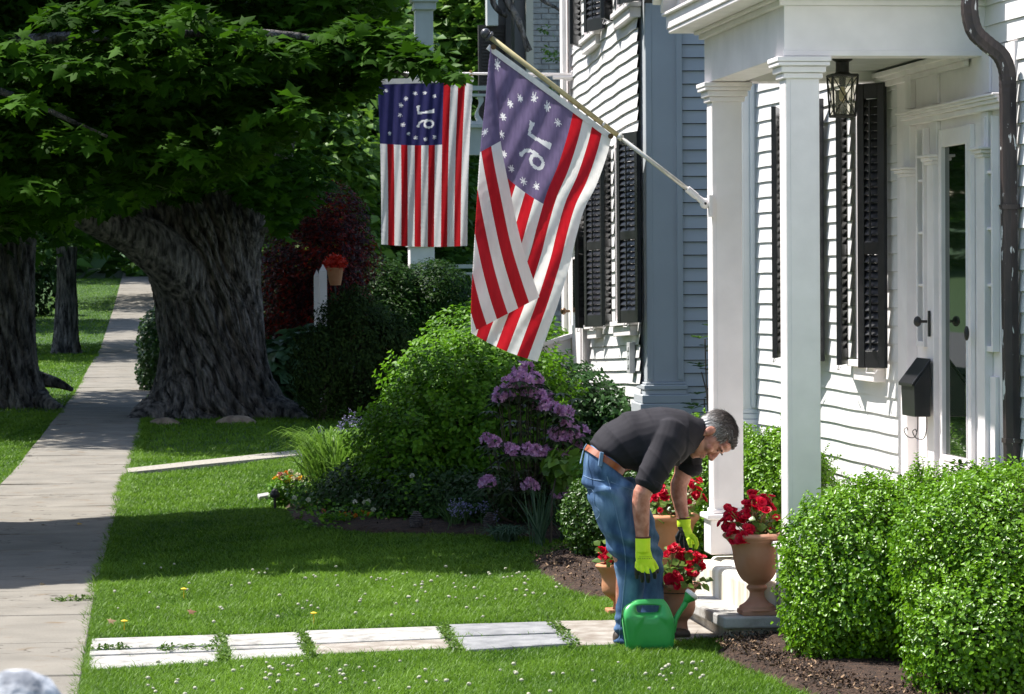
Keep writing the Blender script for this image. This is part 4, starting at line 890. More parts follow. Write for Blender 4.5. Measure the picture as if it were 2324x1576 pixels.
def begonia(label, base, clusters, spread=.12, nleaf=90):
    """clusters: (px,py,Y,radius m,n)"""
    r = thing('begonia_plant', label, 'flowering plant', base); P = []; N = []; T = []; S = []; st = MB(); b0 = np.array(base)-[0, 0, .04]
    for x, y, Y, rad, n in clusters:
        c = onY(x, y, Y); P = []; N = []; T = []; S = []
        for _ in range(int(n*1.6)):
            f = c+rv(1, rad*.62)[0]; fn = unit((f-b0)[None]+rv(1, .08)+np.array([[0, -.12, .05]]))[0]; R_ = random.uniform(.021, .032)
            t1 = np.cross(fn, [.3, .2, 1]); t1 /= np.linalg.norm(t1); t2 = np.cross(fn, t1)
            for ring, (m_, k_, el) in enumerate(((6, 1, .35), (5, .72, .9), (3, .45, 1.8))):
                for j in range(m_):
                    a = 6.283*j/m_+ring*.6; d_ = t1*math.cos(a)+t2*math.sin(a); tip = d_+fn*el
                    P.append(f); T.append(tip); N.append(fn*1.0-d_*el); S.append(R_*k_)
        leaves('flower_cluster', np.array(P), np.array(N), np.array(T), np.array(S)*1.0, T_petal(), BEG, r)
        for _ in range(4):
            e = c+rv(1, rad*.5)[0]; st.tube([b0+rv(1, .02)[0]*[1, 1, 0], (b0+e)/2+rv(1, .015)[0], e], .0025, 5)
    C = np.array([np.array(base)+np.array([0, 0, .03])+rv(1, 1)[0]*[spread*.55, spread*.5, .045] for _ in range(nleaf)]); C[:, 2] = np.maximum(C[:, 2], base[2]-.01)
    leaves('foliage', C, np.array([0, -.4, 1])+rv(nleaf, .5), (C-b0)+rv(nleaf, .08), .035+.03*rng.random(nleaf), T_simple(.95, .1), BEGL, r)
    st.build('stems', mat('begonia_stem', (.20, .16, .05), (.30, .10, .05), rough=.5), r)
begonia('red begonia spilling left and standing up above the tall footed urn on the slab', UA, [(1712, 1125, Yu, .03, 5), (1740, 1130, Yu, .03, 5), (1700, 1140, Yu-.05, .03, 4), (1748, 1148, Yu, .025, 4), (1722, 1142, Yu-.08, .03, 4), (1660, 1165, Yu-.06, .03, 6), (1678, 1178, Yu-.06, .035, 7), (1645, 1190, Yu-.04, .022, 4), (1668, 1205, Yu-.08, .03, 6), (1690, 1212, Yu-.12, .03, 5), (1748, 1208, Yu-.02, .014, 2), (1755, 1175, Yu, .014, 1), (1690, 1155, Yu-.05, .02, 2), (1680, 1225, Yu-.14, .015, 2)])
begonia('red begonia in the urn behind the man', UB, [(1500, 1112, Yb, .03, 5), (1512, 1128, Yb, .03, 4), (1575, 1097, Yb, .03, 5), (1582, 1118, Yb, .03, 5), (1595, 1130, Yb, .015, 2), (1490, 1130, Yb, .03, 3), (1540, 1105, Yb, .03, 4), (1555, 1135, Yb-.05, .03, 3), (1497, 1163, Yb-.12, .012, 1)], nleaf=120, spread=.16)
begonia('red begonia under the mans right-hand glove in the bulging pot', UC, [(1530, 1246, Yc, .02, 4), (1550, 1258, Yc, .025, 4), (1568, 1268, Yc, .03, 5), (1586, 1268, Yc, .025, 5), (1590, 1290, Yc, .02, 3), (1560, 1290, Yc-.06, .025, 4), (1575, 1300, Yc-.06, .02, 3), (1524, 1312, Yc-.1, .025, 5), (1538, 1320, Yc-.13, .02, 4), (1515, 1258, Yc, .02, 3), (1518, 1318, Yc-.1, .015, 2)], nleaf=120)
begonia('small pink red begonia left of the mans legs', UD, [(1370, 1255, Ye, .02, 4), (1382, 1262, Ye, .02, 4), (1375, 1272, Ye-.05, .02, 3), (1395, 1250, Ye, .03, 5), (1420, 1255, Ye, .03, 4)], nleaf=50, spread=.1)
# ================================================================== WATERING CAN
def can():
    Y = 17.45; g = onY(1470, 1473, Y); k = Y/F; r = thing('watering_can', 'green plastic watering can with white rose on its curved spout standing in the grass', 'watering can', (g[0], g[1], 0))
    GP = mat('green_plastic', (.035, .34, .075), (.05, .40, .10), rough=.38, scale=6, bump=.15, bscale=25, bdist=.003); W_ = .068
    def q(x, y, dy=0.0): return onY(x, y, Y)+np.array([0, dy, 0])
    # side outline, with a hand hole
    outer = [(1421, 1473), (1416, 1440), (1412, 1410), (1413, 1388), (1420, 1376), (1436, 1366), (1450, 1361), (1500, 1360), (1508, 1363), (1516, 1374), (1524, 1393), (1528, 1405), (1529, 1430), (1527, 1462), (1521, 1473), (1500, 1476), (1440, 1476)]
    hole = [(1443, 1378), (1448, 1374), (1492, 1374), (1496, 1379), (1494, 1386), (1488, 1390), (1455, 1391), (1446, 1388)]
    P = [np.array(p, float) for p in catmull([np.array([x, y, 0]) for x, y in outer+[outer[0]]], 4)][:-1]; N_ = len(P)
    Hh = [np.array(p, float) for p in catmull([np.array([x, y, 0]) for x, y in hole+[hole[0]]], 6)][:-1]; cen = np.array([1470, 1382.])
    ang = np.linspace(0, 2*math.pi, 72, endpoint=False)
    def cast(poly, a):
        d = np.array([math.cos(a), math.sin(a)]); best = None
        for i in range(len(poly)):
            p = poly[i][:2]-cen; e = poly[(i+1) % len(poly)][:2]-poly[i][:2]; den = d[0]*e[1]-d[1]*e[0]
            if abs(den) < 1e-9: continue
            t = (p[0]*e[1]-p[1]*e[0])/den; u = (p[0]*d[1]-p[1]*d[0])/den
            if -1e-6 <= u <= 1.000001 and t > 0: best = max(best or 0, t)
        return cen+d*best
    O_ = [cast(P, a) for a in ang]; I_ = [cast(Hh, a) for a in ang]; vs = []; n = len(ang)
    prof = [(0.0, .30), (.05, .62), (.14, .86), (.30, 1.0), (.55, 1.0), (.80, .96), (.93, .80), (1.0, .45)]   # hole -> rim : fraction, half width
    def hw(x, y): 
        w0 = .30+.70*np.clip((y-1366)/34, 0, 1)**.7; return W_*w0
    for sgn in (-1, 1):
        for fr_, wf in prof:
            for i in range(n):
                p = I_[i]*(1-fr_)+O_[i]*fr_; x, y = p; pan = 1.0
                e = ((x-1478)/38)**2+((y-1440)/48)**2
                rec = -.010*np.clip((1.05-e)*4, 0, 1) if y > 1396 else 0
                vs.append(q(x, y, sgn*(hw(x, y)*wf+(rec if .2 < fr_ < .97 else 0))))
    R = len(prof); fs = []
    for h in range(2):
        o = h*R*n
        for j in range(R-1):
            for i in range(n): f = (o+j*n+i, o+j*n+(i+1) % n, o+(j+1)*n+(i+1) % n, o+(j+1)*n+i); fs.append(f if h else f[::-1])
    for j in (0, R-1):
        for i in range(n): f = (j*n+i, j*n+(i+1) % n, R*n+j*n+(i+1) % n, R*n+j*n+i); fs.append(f)
    m = MB(); m.add(vs, fs); o = m.build('body', GP, r, smooth=True)
    s = MB(); sp = [q(1517, 1462), q(1525, 1440), q(1531, 1412), (q(1541, 1392)), q(1553, 1374), q(1558, 1364)]; s.tube(catmull(sp, 5), [.020]*5+[.017]*6+[.014]*8+[.016]*7, 12); s.build('spout', GP, r, smooth=True)
    a = q(1555, 1367); b = q(1566, 1354); d = (b-a)/np.linalg.norm(b-a); s = MB(); s.tube([a, a+d*.018, a+d*.038, b+d*.006], [.015, .022, .034, .036], 18); s.build('spout_head', GP, r, smooth=True)
    s = MB(); s.tube([b+d*.0035, b+d*.012, b+d*.024, b+d*.029], [.0375, .039, .036, .015], 20); s.build('rose', WHITE, r, smooth=True)
can()
# ================================================================== THE MAN
def remesh(name, mb, mt, parent, voxel=.006, smooth=4, disp=None, fac=.5, keep=None):
    base = wloc(parent); me = mb.mesh('tmp', base); o = bpy.data.objects.new('tmp', me); COL.objects.link(o)
    r = o.modifiers.new('r', 'REMESH'); r.mode = 'VOXEL'; r.voxel_size = voxel
    if smooth: s = o.modifiers.new('s', 'SMOOTH'); s.iterations = smooth; s.factor = fac
    dg = bpy.context.evaluated_depsgraph_get(); ev = o.evaluated_get(dg); nm = bpy.data.meshes.new_from_object(ev); bpy.data.objects.remove(o); bpy.data.meshes.remove(me)
    nm.name = name; n = len(nm.vertices); co = np.empty(n*3, np.float32); nm.vertices.foreach_get('co', co); co = co.reshape(-1, 3).astype(float)
    no = np.empty(n*3, np.float32); nm.vertices.foreach_get('normal', no); no = no.reshape(-1, 3)
    W_ = co+base
    if disp is not None:
        co = co+no*disp(W_, no)[:, None]; nm.vertices.foreach_set('co', co.astype(np.float32).ravel()); nm.update()
    if keep is not None:   # delete vertices
        import bmesh
        bm = bmesh.new(); bm.from_mesh(nm); bm.verts.ensure_lookup_table(); k = keep(co+base); bmesh.ops.delete(bm, geom=[bm.verts[i] for i in np.where(~k)[0]], context='VERTS'); bm.to_mesh(nm); bm.free()
    nm.materials.clear(); return link_mesh(name, nm, mt, parent, smooth=True)
def man():
    Y0 = 17.72; gx = onZ(1412, 1462, 0)
    R = thing('person', 'grey haired man in black polo shirt and blue jeans bending over with fluorescent gloves', 'person', (gx[0], gx[1], 0))
    def q(x, y, dy=0.0): return onY(x, y, Y0+dy)
    X_ = np.array([1., 0, 0]); Yv = np.array([0, 1., 0]); Z_ = np.array([0, 0, 1.])
    def sec(x, y, dy, ang, h, w_):
        """section whose long in-plane axis points at image angle ang (deg, 0=right, 90=up); h half size in plane, w_ half width in depth"""
        a = math.radians(ang); ax = (X_*math.cos(a)+Z_*math.sin(a))*h; return (q(x, y, dy), ax, Yv*w_)
    def lim(pts):  # (x,y,dy,r)
        P = [q(x, y, d) for x, y, d, r in pts]; out = []
        for i, p in enumerate(P):
            t = P[min(i+1, len(P)-1)]-P[max(i-1, 0)]; t /= np.linalg.norm(t); a = np.cross(t, Yv); a /= np.linalg.norm(a); b = np.cross(a, t); r = pts[i][3]; out.append((p, a*r, b*r))
        return out
    # ---- skin: one continuous body (head, neck, torso, arms, legs)
    hc = q(1612, 993, 0); up = np.array([.965, -.10, .24]); up /= np.linalg.norm(up); fw = np.array([.25, -.32, -.93]); fw -= up*fw.dot(up); fw /= np.linalg.norm(fw); sd = np.cross(up, fw)   # sd: person's left (+Y-ish)
    AX = np.array([fw, sd, up]); hs = 1.06
    def hp(f, s, u): return hc+(fw*f+sd*s+up*u)*hs
    hd = MB()
    hd.ell(hp(-.018, 0, .045), np.array([.098, .076, .088])*hs, AX, n=28); hd.ell(hp(.022, 0, .0), np.array([.072, .070, .080])*hs, AX, n=24)
    hd.loft([(hp(.0, 0, -.02), fw*.080*hs, sd*.066*hs), (hp(.018, 0, -.055), fw*.070*hs, sd*.060*hs), (hp(.036, 0, -.085), fw*.052*hs, sd*.047*hs), (hp(.052, 0, -.105), fw*.032*hs, sd*.030*hs)], n=24)
    hd.ell(hp(.066, 0, -.108), np.array([.020, .022, .016])*hs, AX)                # chin
    hd.ell(hp(.073, .0, .038), np.array([.022, .058, .016])*hs, AX)               # brow
    hd.ell(hp(.070, .0, .065), np.array([.024, .060, .03])*hs, AX)
    for s in (-1, 1):
        hd.ell(hp(.060, s*.042, -.022), np.array([.025, .024, .024])*hs, AX)       # cheek
        hd.ell(hp(.082, s*.029, .036), np.array([.012, .022, .007])*hs, AX)       # eyebrow ridge
    hd.loft([(hp(.086, 0, .022), fw*.010*hs, sd*.009*hs), (hp(.099, 0, .000), fw*.013*hs, sd*.011*hs), (hp(.110, 0, -.022), fw*.015*hs, sd*.014*hs), (hp(.106, 0, -.033), fw*.012*hs, sd*.016*hs)], n=14)
    for s in (-1, 1): hd.ell(hp(.098, s*.013, -.030), np.array([.012, .009, .008])*hs, AX)
    hd.ell(hp(.088, 0, -.057), np.array([.010, .026, .006])*hs, AX); hd.ell(hp(.086, 0, -.070), np.array([.011, .022, .007])*hs, AX); hd.ell(hp(.070, 0, -.060), np.array([.020, .034, .024])*hs, AX)
    for s in (-1, 1):  # ears
        hd.ell(hp(-.012, s*.080, -.002), np.array([.020, .008, .034])*hs, AX, n=16); hd.ell(hp(-.016, s*.088, .006), np.array([.022, .007, .028])*hs, AX, n=16); hd.ell(hp(-.006, s*.079, -.030), np.array([.010, .007, .012])*hs, AX)
    body = MB(); body.v = list(hd.v); body.f = list(hd.f); body.m = list(hd.m)
    body.loft([(q(1565, 990, 0), Z_*.085, Yv*.085), (q(1590, 994, 0), (Z_*.98-X_*.2)*.070, Yv*.066), (hp(-.02, 0, -.03), fw*.062, sd*.060), (hp(-.02, 0, .0), fw*.055, sd*.058)], n=24)
    body.loft([sec(1378, 1085, 0, 150, .085, .13), sec(1384, 1052, 0, 140, .080, .13), sec(1415, 1025, 0, 118, .11, .14), sec(1460, 1003, 0, 100, .13, .17), sec(1515, 990, 0, 92, .12, .19), sec(1550, 988, 0, 85, .11, .16), sec(1575, 990, 0, 80, .07, .08)])
    arms = {}
    nearArm = [(1512, 1000, -.17, .062), (1495, 1050, -.21, .058), (1474, 1090, -.24, .052), (1457, 1122, -.25, .050), (1455, 1138, -.25, .049), (1455, 1160, -.25, .047), (1457, 1195, -.25, .040), (1458, 1222, -.25, .035), (1459, 1238, -.25, .033)]
    farArm = [(1545, 1010, .17, .060), (1555, 1045, .18, .055), (1550, 1078, .17, .050), (1541, 1100, .15, .048), (1540, 1120, .14, .046), (1545, 1150, .12, .038), (1550, 1176, .11, .033), (1553, 1190, .11, .031)]
    body.loft(lim(nearArm), n=18); body.loft(lim(farArm), n=18)
    nearLeg = [(1382, 1105, -.08, .075), (1398, 1180, -.10, .085), (1424, 1285, -.09, .062), (1420, 1350, -.08, .055), (1416, 1425, -.06, .042), (1414, 1452, -.05, .040)]
    farLeg = [(1392, 1105, .08, .075), (1435, 1190, .10, .085), (1468, 1285, .12, .062), (1476, 1350, .13, .055), (1480, 1415, .14, .042), (1482, 1440, .14, .040)]
    body.loft(lim(nearLeg)); body.loft(lim(farLeg))
    SKIN = mat('skin', (.34, .115, .070), (.56, .26, .185), rough=.5, scale=26, bump=.4, bscale=120, bdist=.002, sss=.12)
    remesh('body', body, SKIN, R, voxel=.0042, smooth=3)
    # face details
    e = MB()
    for s in (-1, 1):
        e.ell(hp(.0845, s*.030, .018), np.array([.006, .013, .0035])*hs, AX, n=10)
    e.build('eyelid', mat('lid_dark', (.14, .05, .04), rough=.6), R)
    e = MB()
    for s in (-1, 1):
        for k in range(26): u_ = (k/25-.5)*.042; p = hp(.094-abs(u_)*.35, s*.030+u_, .036+random.uniform(-.003, .003)); e.tube([p, p+fw*.005+sd*s*.008+up*.002], .0012, 4)
    e.build('eyebrows', mat('brow_hair', (.08, .06, .05), rough=.8), R)
    m_ = MB(); m_.ell(hp(.0945, 0, -.0635), np.array([.0035, .021, .0016])*hs, AX, n=12); m_.build('mouth', mat('mouth_line', (.18, .04, .035), rough=.6), R)
    # ---- hair : shell + strands, grey at nape and temples, dark on top
    hr = MB(); hr.ell(hp(-.024, 0, .056), np.array([.104, .083, .090])*hs, AX, n=30); hr.ell(hp(-.045, 0, .01), np.array([.072, .075, .060])*hs, AX, n=24); hr.ell(hp(.035, 0, .098), np.array([.055, .056, .034])*hs, AX, n=20)
    def loc_(W_): d = W_-hc; return d@fw/hs, d@sd/hs, d@up/hs
    def hk(W_):
        f, s, u = loc_(W_); face = (f > .052-.25*(u-.07)*(u > .07)) & (u < .088); side = (f > .018) & (u < .040); low = u < -.052; ear = (np.abs(s) > .060) & (f > -.030) & (u < .028)
        return ~(face | side | low | ear)
    HG = mat('hair', (.030, .022, .020), (.50, .48, .47), rough=.55, attr=True, stops=(.0, 1), c3=(.12, .10, .09), spec=.4)
    ho = remesh('hair', hr, HG, R, voxel=.004, smooth=2, disp=lambda W_, no: .003*np.sin(loc_(W_)[0]*420+loc_(W_)[1]*160+3*NZ(W_[:, 0]*50, W_[:, 2]*50)), keep=hk)
    me = ho.data; co = np.empty(len(me.vertices)*3, np.float32); me.vertices.foreach_get('co', co); W_ = co.reshape(-1, 3)+wloc(R); f, s, u = loc_(W_)
    gv = np.clip(1.05-(u+.0)*8.6-np.clip(f, 0, 1)*1.5+rng.normal(size=len(u))*.18, 0, 1); a = me.attributes.new('v', 'FLOAT', 'POINT'); a.data.foreach_set('value', gv.astype(np.float32))
    n = 9000; dirs = unit(rv(n)); P = hc+((dirs*np.array([.107, .085, .093])+np.array([-.024, 0, .056])*1.0)@AX)*hs; k = hk(P); P = P[k]; dirs = (dirs@AX)[k]; f, s, u = loc_(P)
    flow = -up*.8+fw*.0+rv(len(P), .25); top = u > .09; flow[top] = (fw*.9-up*.1+sd*.3)+rv(top.sum(), .3)
    flow[(f < -.03)] = -up*1.0+fw*.12+rv((f < -.03).sum(), .25)
    leaves('hair_strands', P, dirs+rv(len(P), .25), flow+dirs*.14, .020+.020*rng.random(len(P)), (np.array([[-.05, 0, 0], [.05, 0, 0], [.0, 1, .02]]), np.array([(0, 1, 2)])), HG, ho, v=np.clip(1.05-(u+.0)*8.6-np.clip(f, 0, 1)*1.5+rng.normal(size=len(u))*.25, 0, 1))
    # ---- shirt
    sh = MB()
    sh.loft([sec(1386, 1034, 0, 143, .128, .185), sec(1408, 1020, 0, 130, .158, .195), sec(1445, 1007, 0, 108, .178, .205), sec(1485, 998, 0, 97, .176, .215), sec(1520, 994, 0, 92, .163, .222), sec(1550, 992, 0, 86, .142, .205), sec(1575, 990, 0, 76, .105, .13)], n=30)
    sh.loft(lim([(1525, 980, -.12, .105), (1515, 1010, -.17, .100), (1500, 1040, -.20, .088), (1482, 1075, -.235, .080), (1470, 1099, -.245, .074)]), n=22)
    sh.loft(lim([(1545, 990, .12, .10), (1560, 1015, .16, .088), (1566, 1040, .18, .076), (1564, 1062, .175, .072)]), n=22)
    SH = mat('black_cotton', (.015, .0135, .018), (.024, .022, .028), rough=.85, scale=8, bump=.3, bscale=220, bdist=.001, spec=.25)
    def wr(W_, no):
        x, z = W_[:, 0], W_[:, 2]; a = NZ(x*9+z*3, z*4-x*2)*.013+.009*np.sin((x*1.0+z*.25)*60+5*NZ(x*5, z*5))*np.clip(NZ2(x*5, z*5)+.2, 0, 1)
        a = a+.011*(1-np.abs(np.sin((x*.9+z*.55)*30+3*NZ(x*3, z*3))))**3*np.clip(NZ(x*2.5+5, z*2.5)+.35, 0, 1)*1.6
        return a
    def shk(W_):   # hem: open lower end towards the belt
        h0 = q(1366, 1012); h1 = q(1436, 1090); d = h1-h0; n_ = np.array([d[2], 0, -d[0]]); n_ /= np.linalg.norm(n_)
        if n_[0] < 0: n_ = -n_
        return (W_-h0)@n_ > -.028
    sho = remesh('polo_shirt', sh, SH, R, voxel=.0055, smooth=6, disp=wr)
    c = MB(); cc = q(1581, 990, 0)
    c.loft([(q(1571, 989, 0), np.array([.28, 0, .96])*.104, Yv*.098), (q(1586, 988, 0), np.array([.30, 0, .95])*.092, Yv*.085)], n=26); remesh('collar', c, SH, sho, voxel=.005, smooth=3)
    for pts in ([(1475, 1091, -.24, .0775), (1469.5, 1102, -.245, .0765)], [(1564.5, 1058, .176, .0765), (1563.5, 1068, .175, .0755)]):
        c = MB(); c.loft(lim(pts), n=22); remesh('sleeve_cuff', c, SH, sho, voxel=.004, smooth=2)
    # ---- jeans
    je = MB()
    je.loft([sec(1386, 1028, 0, 145, .108, .160), sec(1368, 1050, 0, 145, .118, .172), sec(1372, 1078, 0, 157, .126, .180), sec(1380, 1105, 0, 172, .134, .185), sec(1392, 1140, 0, 180, .130, .18), sec(1400, 1165, 0, 180, .10, .15)], n=30)
    je.loft(lim([(1384, 1110, -.085, .118), (1392, 1150, -.09, .112), (1408, 1200, -.095, .102), (1424, 1250, -.095, .090), (1432, 1290, -.09, .084), (1431, 1330, -.085, .078), (1427, 1380, -.075, .072), (1422, 1425, -.065, .066), (1420, 1458, -.06, .062)]), n=26)
    je.loft(lim([(1405, 1110, .085, .118), (1425, 1150, .09, .112), (1446, 1200, .10, .104), (1462, 1250, .11, .094), (1472, 1290, .12, .087), (1475, 1330, .125, .080), (1478, 1380, .13, .072), (1481, 1425, .135, .066), (1482, 1446, .135, .064)]), n=26)
    dn = mat('denim', (.032, .070, .15), (.135, .225, .36), rough=.85, scale=5.5, bump=.5, bscale=420, bdist=.001, spec=.2, stretch=(2.2, 2.2, .9), c3=(.066, .130, .245))
    def wj(W_, no):
        x, y, z = W_[:, 0], W_[:, 1], W_[:, 2]; lo = np.clip((.22-z)/.2, 0, 1); mid = np.exp(-((z-.52)/.10)**2); hip = np.exp(-((z-.86)/.08)**2)
        return .010*NZ(x*7, z*5)+.004*NZ2(x*16, z*12)+lo*.010*np.sin(z*95+3*NZ(x*9, z*4))+mid*.011*np.sin((z+x*.5)*70+4*NZ(x*6, y*6))+hip*.011*np.sin((z*.9+x*.6)*62+3*NZ(x*6, z*6))
    jo = remesh('jeans', je, dn, R, voxel=.0055, smooth=5, disp=wj)
    bpy.context.view_layer.update()
    def on_side(x, y, r0=0, dy=-.4):   # ray-cast a pixel onto the jeans surface
        rr = ray(x, y); rr = mathutils.Vector(rr/np.linalg.norm(rr)); loc0 = mathutils.Vector(CAM-wloc(R)); ok, hit, nor, idx = jo.ray_cast(loc0, rr)
        return (np.array(hit)+wloc(R), np.array(nor)) if ok else (None, None)
    bpy.context.view_layer.update()
    def stitch(name, pts, r, mt, off=.001):
        P = []
        for x, y in catmull([np.array([a, b, 0]) for a, b in pts], 5).__iter__() if False else [(p[0], p[1]) for p in catmull([np.array([a, b, 0]) for a, b in pts], 5)]:
            h, n_ = on_side(x, y)
            if h is not None: P.append(h+n_*off)
        if len(P) > 2: m = MB(); m.tube(P, r, 5); m.build(name, mt, jo)
    TH = mat('denim_seam', (.11, .19, .32), (.16, .25, .38), rough=.8)
    stitch('side_seam', [(1378, 1082), (1388, 1120), (1400, 1170), (1414, 1230), (1420, 1280), (1416, 1340), (1410, 1400), (1406, 1450)], .0028, TH)
    stitch('back_pocket', [(1321, 1108), (1345, 1112), (1350, 1145), (1362, 1165), (1350, 1180), (1336, 1160)], .0022, TH)
    stitch('yoke_seam', [(1320, 1078), (1345, 1088), (1372, 1092)], .0022, TH); stitch('front_pocket', [(1386, 1094), (1410, 1104), (1436, 1112)], .0022, TH)
    # ---- belt and waistband
    bs = [sec(1352.5, 1041, 0, 130, .121, .172), sec(1358, 1048, 0, 132, .125, .176)]
    b = MB(); b.loft([(p, a, c_) for p, a, c_ in bs], n=36); 
    def beltring(s0, s1, name, mt, k):
        m = MB(); vs = []; n = 48
        for (p, a, c_) in (s0, s1):
            for kk in (k, k-.05):
                for i in range(n): t = 2*math.pi*i/n; vs.append(p+a*kk*math.cos(t)+c_*kk*math.sin(t))
        o0, o1, o2, o3 = 0, n, 2*n, 3*n; fs = []
        for i in range(n):
            j = (i+1) % n; fs += [(o0+i, o0+j, o2+j, o2+i), (o1+i, o3+i, o3+j, o1+j), (o0+i, o1+i, o1+j, o0+j), (o2+i, o2+j, o3+j, o3+i)]
        m.add(vs, fs); return m.build(name, mt, R, smooth=False)
    beltring(sec(1376, 1038, 0, 145, .124, .180), sec(1368, 1050, 0, 145, .128, .183), 'belt', mat('brown_leather', (.24, .055, .018), (.32, .09, .03), rough=.45, scale=12), 1.0)
    for x, y in ((1356, 1040), ): pass
    m = MB(); p = q(1362, 1041, -.178); m.hexa([p+np.array(v) for v in ((-.012, -.012, -.04), (.008, -.012, -.045), (.008, .012, -.045), (-.012, .012, -.04), (.0, -.012, .036), (.020, -.012, .032), (.020, .012, .032), (.0, .012, .036))]); m.build('belt_loop', TH, R, bevel=.003)
    m = MB(); m.tube(catmull([q(1332, 1008, -.06), q(1325, 1020, -.06), q(1320, 1040, -.08), q(1317, 1052, -.1)], 4), .004, 6); m.build('waistband_edge', TH, R)
    # ---- shoes
    for x, y, dy in ((1412, 1463, -.055), (1480, 1450, .135)):
        s = MB(); p0 = q(x, y, dy); p0[2] = .04; s.loft([(p0+X_*-.03, Z_*.045, Yv*.045), (p0+X_*.05, Z_*.045, Yv*.048), (p0+X_*.13+Z_*-.005, Z_*.035, Yv*.050), (p0+X_*.20-Z_*.01, Z_*.026, Yv*.042)], n=20); so_ = remesh('shoe', s, mat('shoe_leather', (.035, .025, .02), (.06, .04, .03), rough=.5, scale=20), R, voxel=.005, smooth=2)
        s = MB(); s.loft([(p0+X_*-.035-Z_*.032, Z_*.010, Yv*.05), (p0+X_*.08-Z_*.032, Z_*.010, Yv*.055), (p0+X_*.21-Z_*.032, Z_*.010, Yv*.045)], n=20); s.build('sole', IRON, so_)
    # ---- gloves
    GY = mat('glove_yellow', (.68, .92, .02), (.74, .95, .04), rough=.75, scale=40, bump=.4, bscale=180, bdist=.001); GB = mat('glove_rubber', (.010, .010, .011), (.02, .02, .02), rough=.6, scale=40, bump=.5, bscale=90, bdist=.002)
    def glove(cuff, palm, fingers, black, name='glove'):
        g = MB(); g.loft(lim(cuff), n=22)
        secs = []
        for x, y, dy, hw_, th, ang in palm: a = math.radians(ang); secs.append((q(x, y, dy), (X_*math.cos(a)+Z_*math.sin(a))*hw_, Yv*th))
        g.loft(secs, n=22, sup=.85)
        for f in fingers: g.loft(lim(f), n=12)
        o = remesh(name, g, [GY, GB], R, voxel=.0026, smooth=2); me = o.data; n = len(me.polygons); c = np.empty(n*3, np.float32); me.polygons.foreach_get('center', c); c = c.reshape(-1, 3)+wloc(R); no = np.empty(n*3, np.float32); me.polygons.foreach_get('normal', no)
        me.polygons.foreach_set('material_index', black(c, no.reshape(-1, 3)).astype(np.int32)); return o
    def near_black(c, no):
        px, py = projn(c); tipy = 1302+4*NZ(px*.3, py*.1)-((px-1468)/22)**2*8; return ((py > tipy) | ((no[:, 1] > .6) & (py > 1252)))
    go = glove([(1459, 1222, -.25, .041), (1459, 1240, -.25, .041), (1459, 1252, -.25, .040)],
          [(1459, 1246, -.25, .040, .032, 0), (1461, 1262, -.25, .046, .028, 0), (1464, 1275, -.25, .050, .025, -6), (1466, 1286, -.25, .047, .021, -8)],
          [[(1447, 1276, -.25, .014), (1445, 1292, -.255, .0125), (1445, 1304, -.25, .012), (1446, 1312, -.235, .010)],
           [(1456, 1278, -.255, .0145), (1456, 1297, -.262, .013), (1457, 1311, -.258, .0125), (1458, 1320, -.24, .0105)],
           [(1466, 1280, -.255, .0145), (1469, 1298, -.265, .013), (1471, 1311, -.262, .0125), (1471, 1321, -.245, .0105)],
           [(1476, 1276, -.25, .014), (1482, 1292, -.262, .013), (1486, 1303, -.26, .0125), (1486, 1312, -.245, .0105)],
           [(1470, 1262, -.225, .016), (1483, 1277, -.205, .0145), (1490, 1290, -.20, .0135), (1492, 1300, -.21, .011)]], near_black)
    def far_black(c, no):
        px, py = projn(c); return ((px < 1546+(py-1190)*.34) & (py > 1196)) | ((py > 1243) & (px < 1575)) 
    glove([(1552, 1178, .11, .038), (1552, 1190, .11, .038), (1553, 1199, .11, .036)],
          [(1552, 1194, .11, .036, .032, 0), (1557, 1207, .10, .040, .034, -20), (1562, 1220, .09, .040, .032, -25), (1565, 1229, .09, .034, .026, -25)],
          [[(1570, 1216, .06, .016), (1578, 1224, .04, .014), (1582, 1235, .03, .0125), (1579, 1245, .03, .0105)],
           [(1563, 1224, .06, .0145), (1566, 1237, .05, .0135), (1567, 1247, .05, .011)],
           [(1556, 1220, .09, .0145), (1557, 1236, .09, .0135), (1560, 1249, .09, .0115)],
           [(1550, 1212, .11, .0145), (1546, 1228, .12, .0135), (1550, 1243, .12, .0115)],
           [(1546, 1205, .13, .0145), (1537, 1219, .14, .0135), (1539, 1232, .14, .0115)]], far_black)
    for x, y, d, r in ((1459, 1220, -.25, .0405), (1551, 1177, .11, .0375)):
        m = MB(); p = q(x, y, d); m.lathe(p, [(r, -.004), (r+.003, 0), (r, .005)], 24); m.build('glove_cuff', mat('cuff_brown', (.10, .035, .02), rough=.8), R)
    bpy.context.view_layer.update()
    # small dark print on the back of the near glove
    for row, (y, xs) in enumerate(((1264, range(1452, 1478, 3)), (1268, range(1450, 1480, 4)))):
        m = MB()
        for i, x in enumerate(xs):
            rr = ray(x, y); rr = mathutils.Vector(rr/np.linalg.norm(rr)); ok, hit, nor, idx = go.ray_cast(mathutils.Vector(CAM-wloc(R)), rr)
            if ok:
                h = np.array(hit)+wloc(R)+np.array(nor)*.0008; w_ = .0022 if i % 3 else .0035; hh = .0016 if row == 0 else .0024
                m.hexa([h+np.array(v) for v in ((-w_, -.0006, -hh), (w_, -.0006, -hh), (w_, .0006, -hh), (-w_, .0006, -hh), (-w_, -.0006, hh*.4), (w_, -.0006, hh*.4), (w_, .0006, hh*.4), (-w_, .0006, hh*.4))])
        if m.v: m.build('glove_print', mat('print_dark', (.16, .24, .02), rough=.8), go)
man()
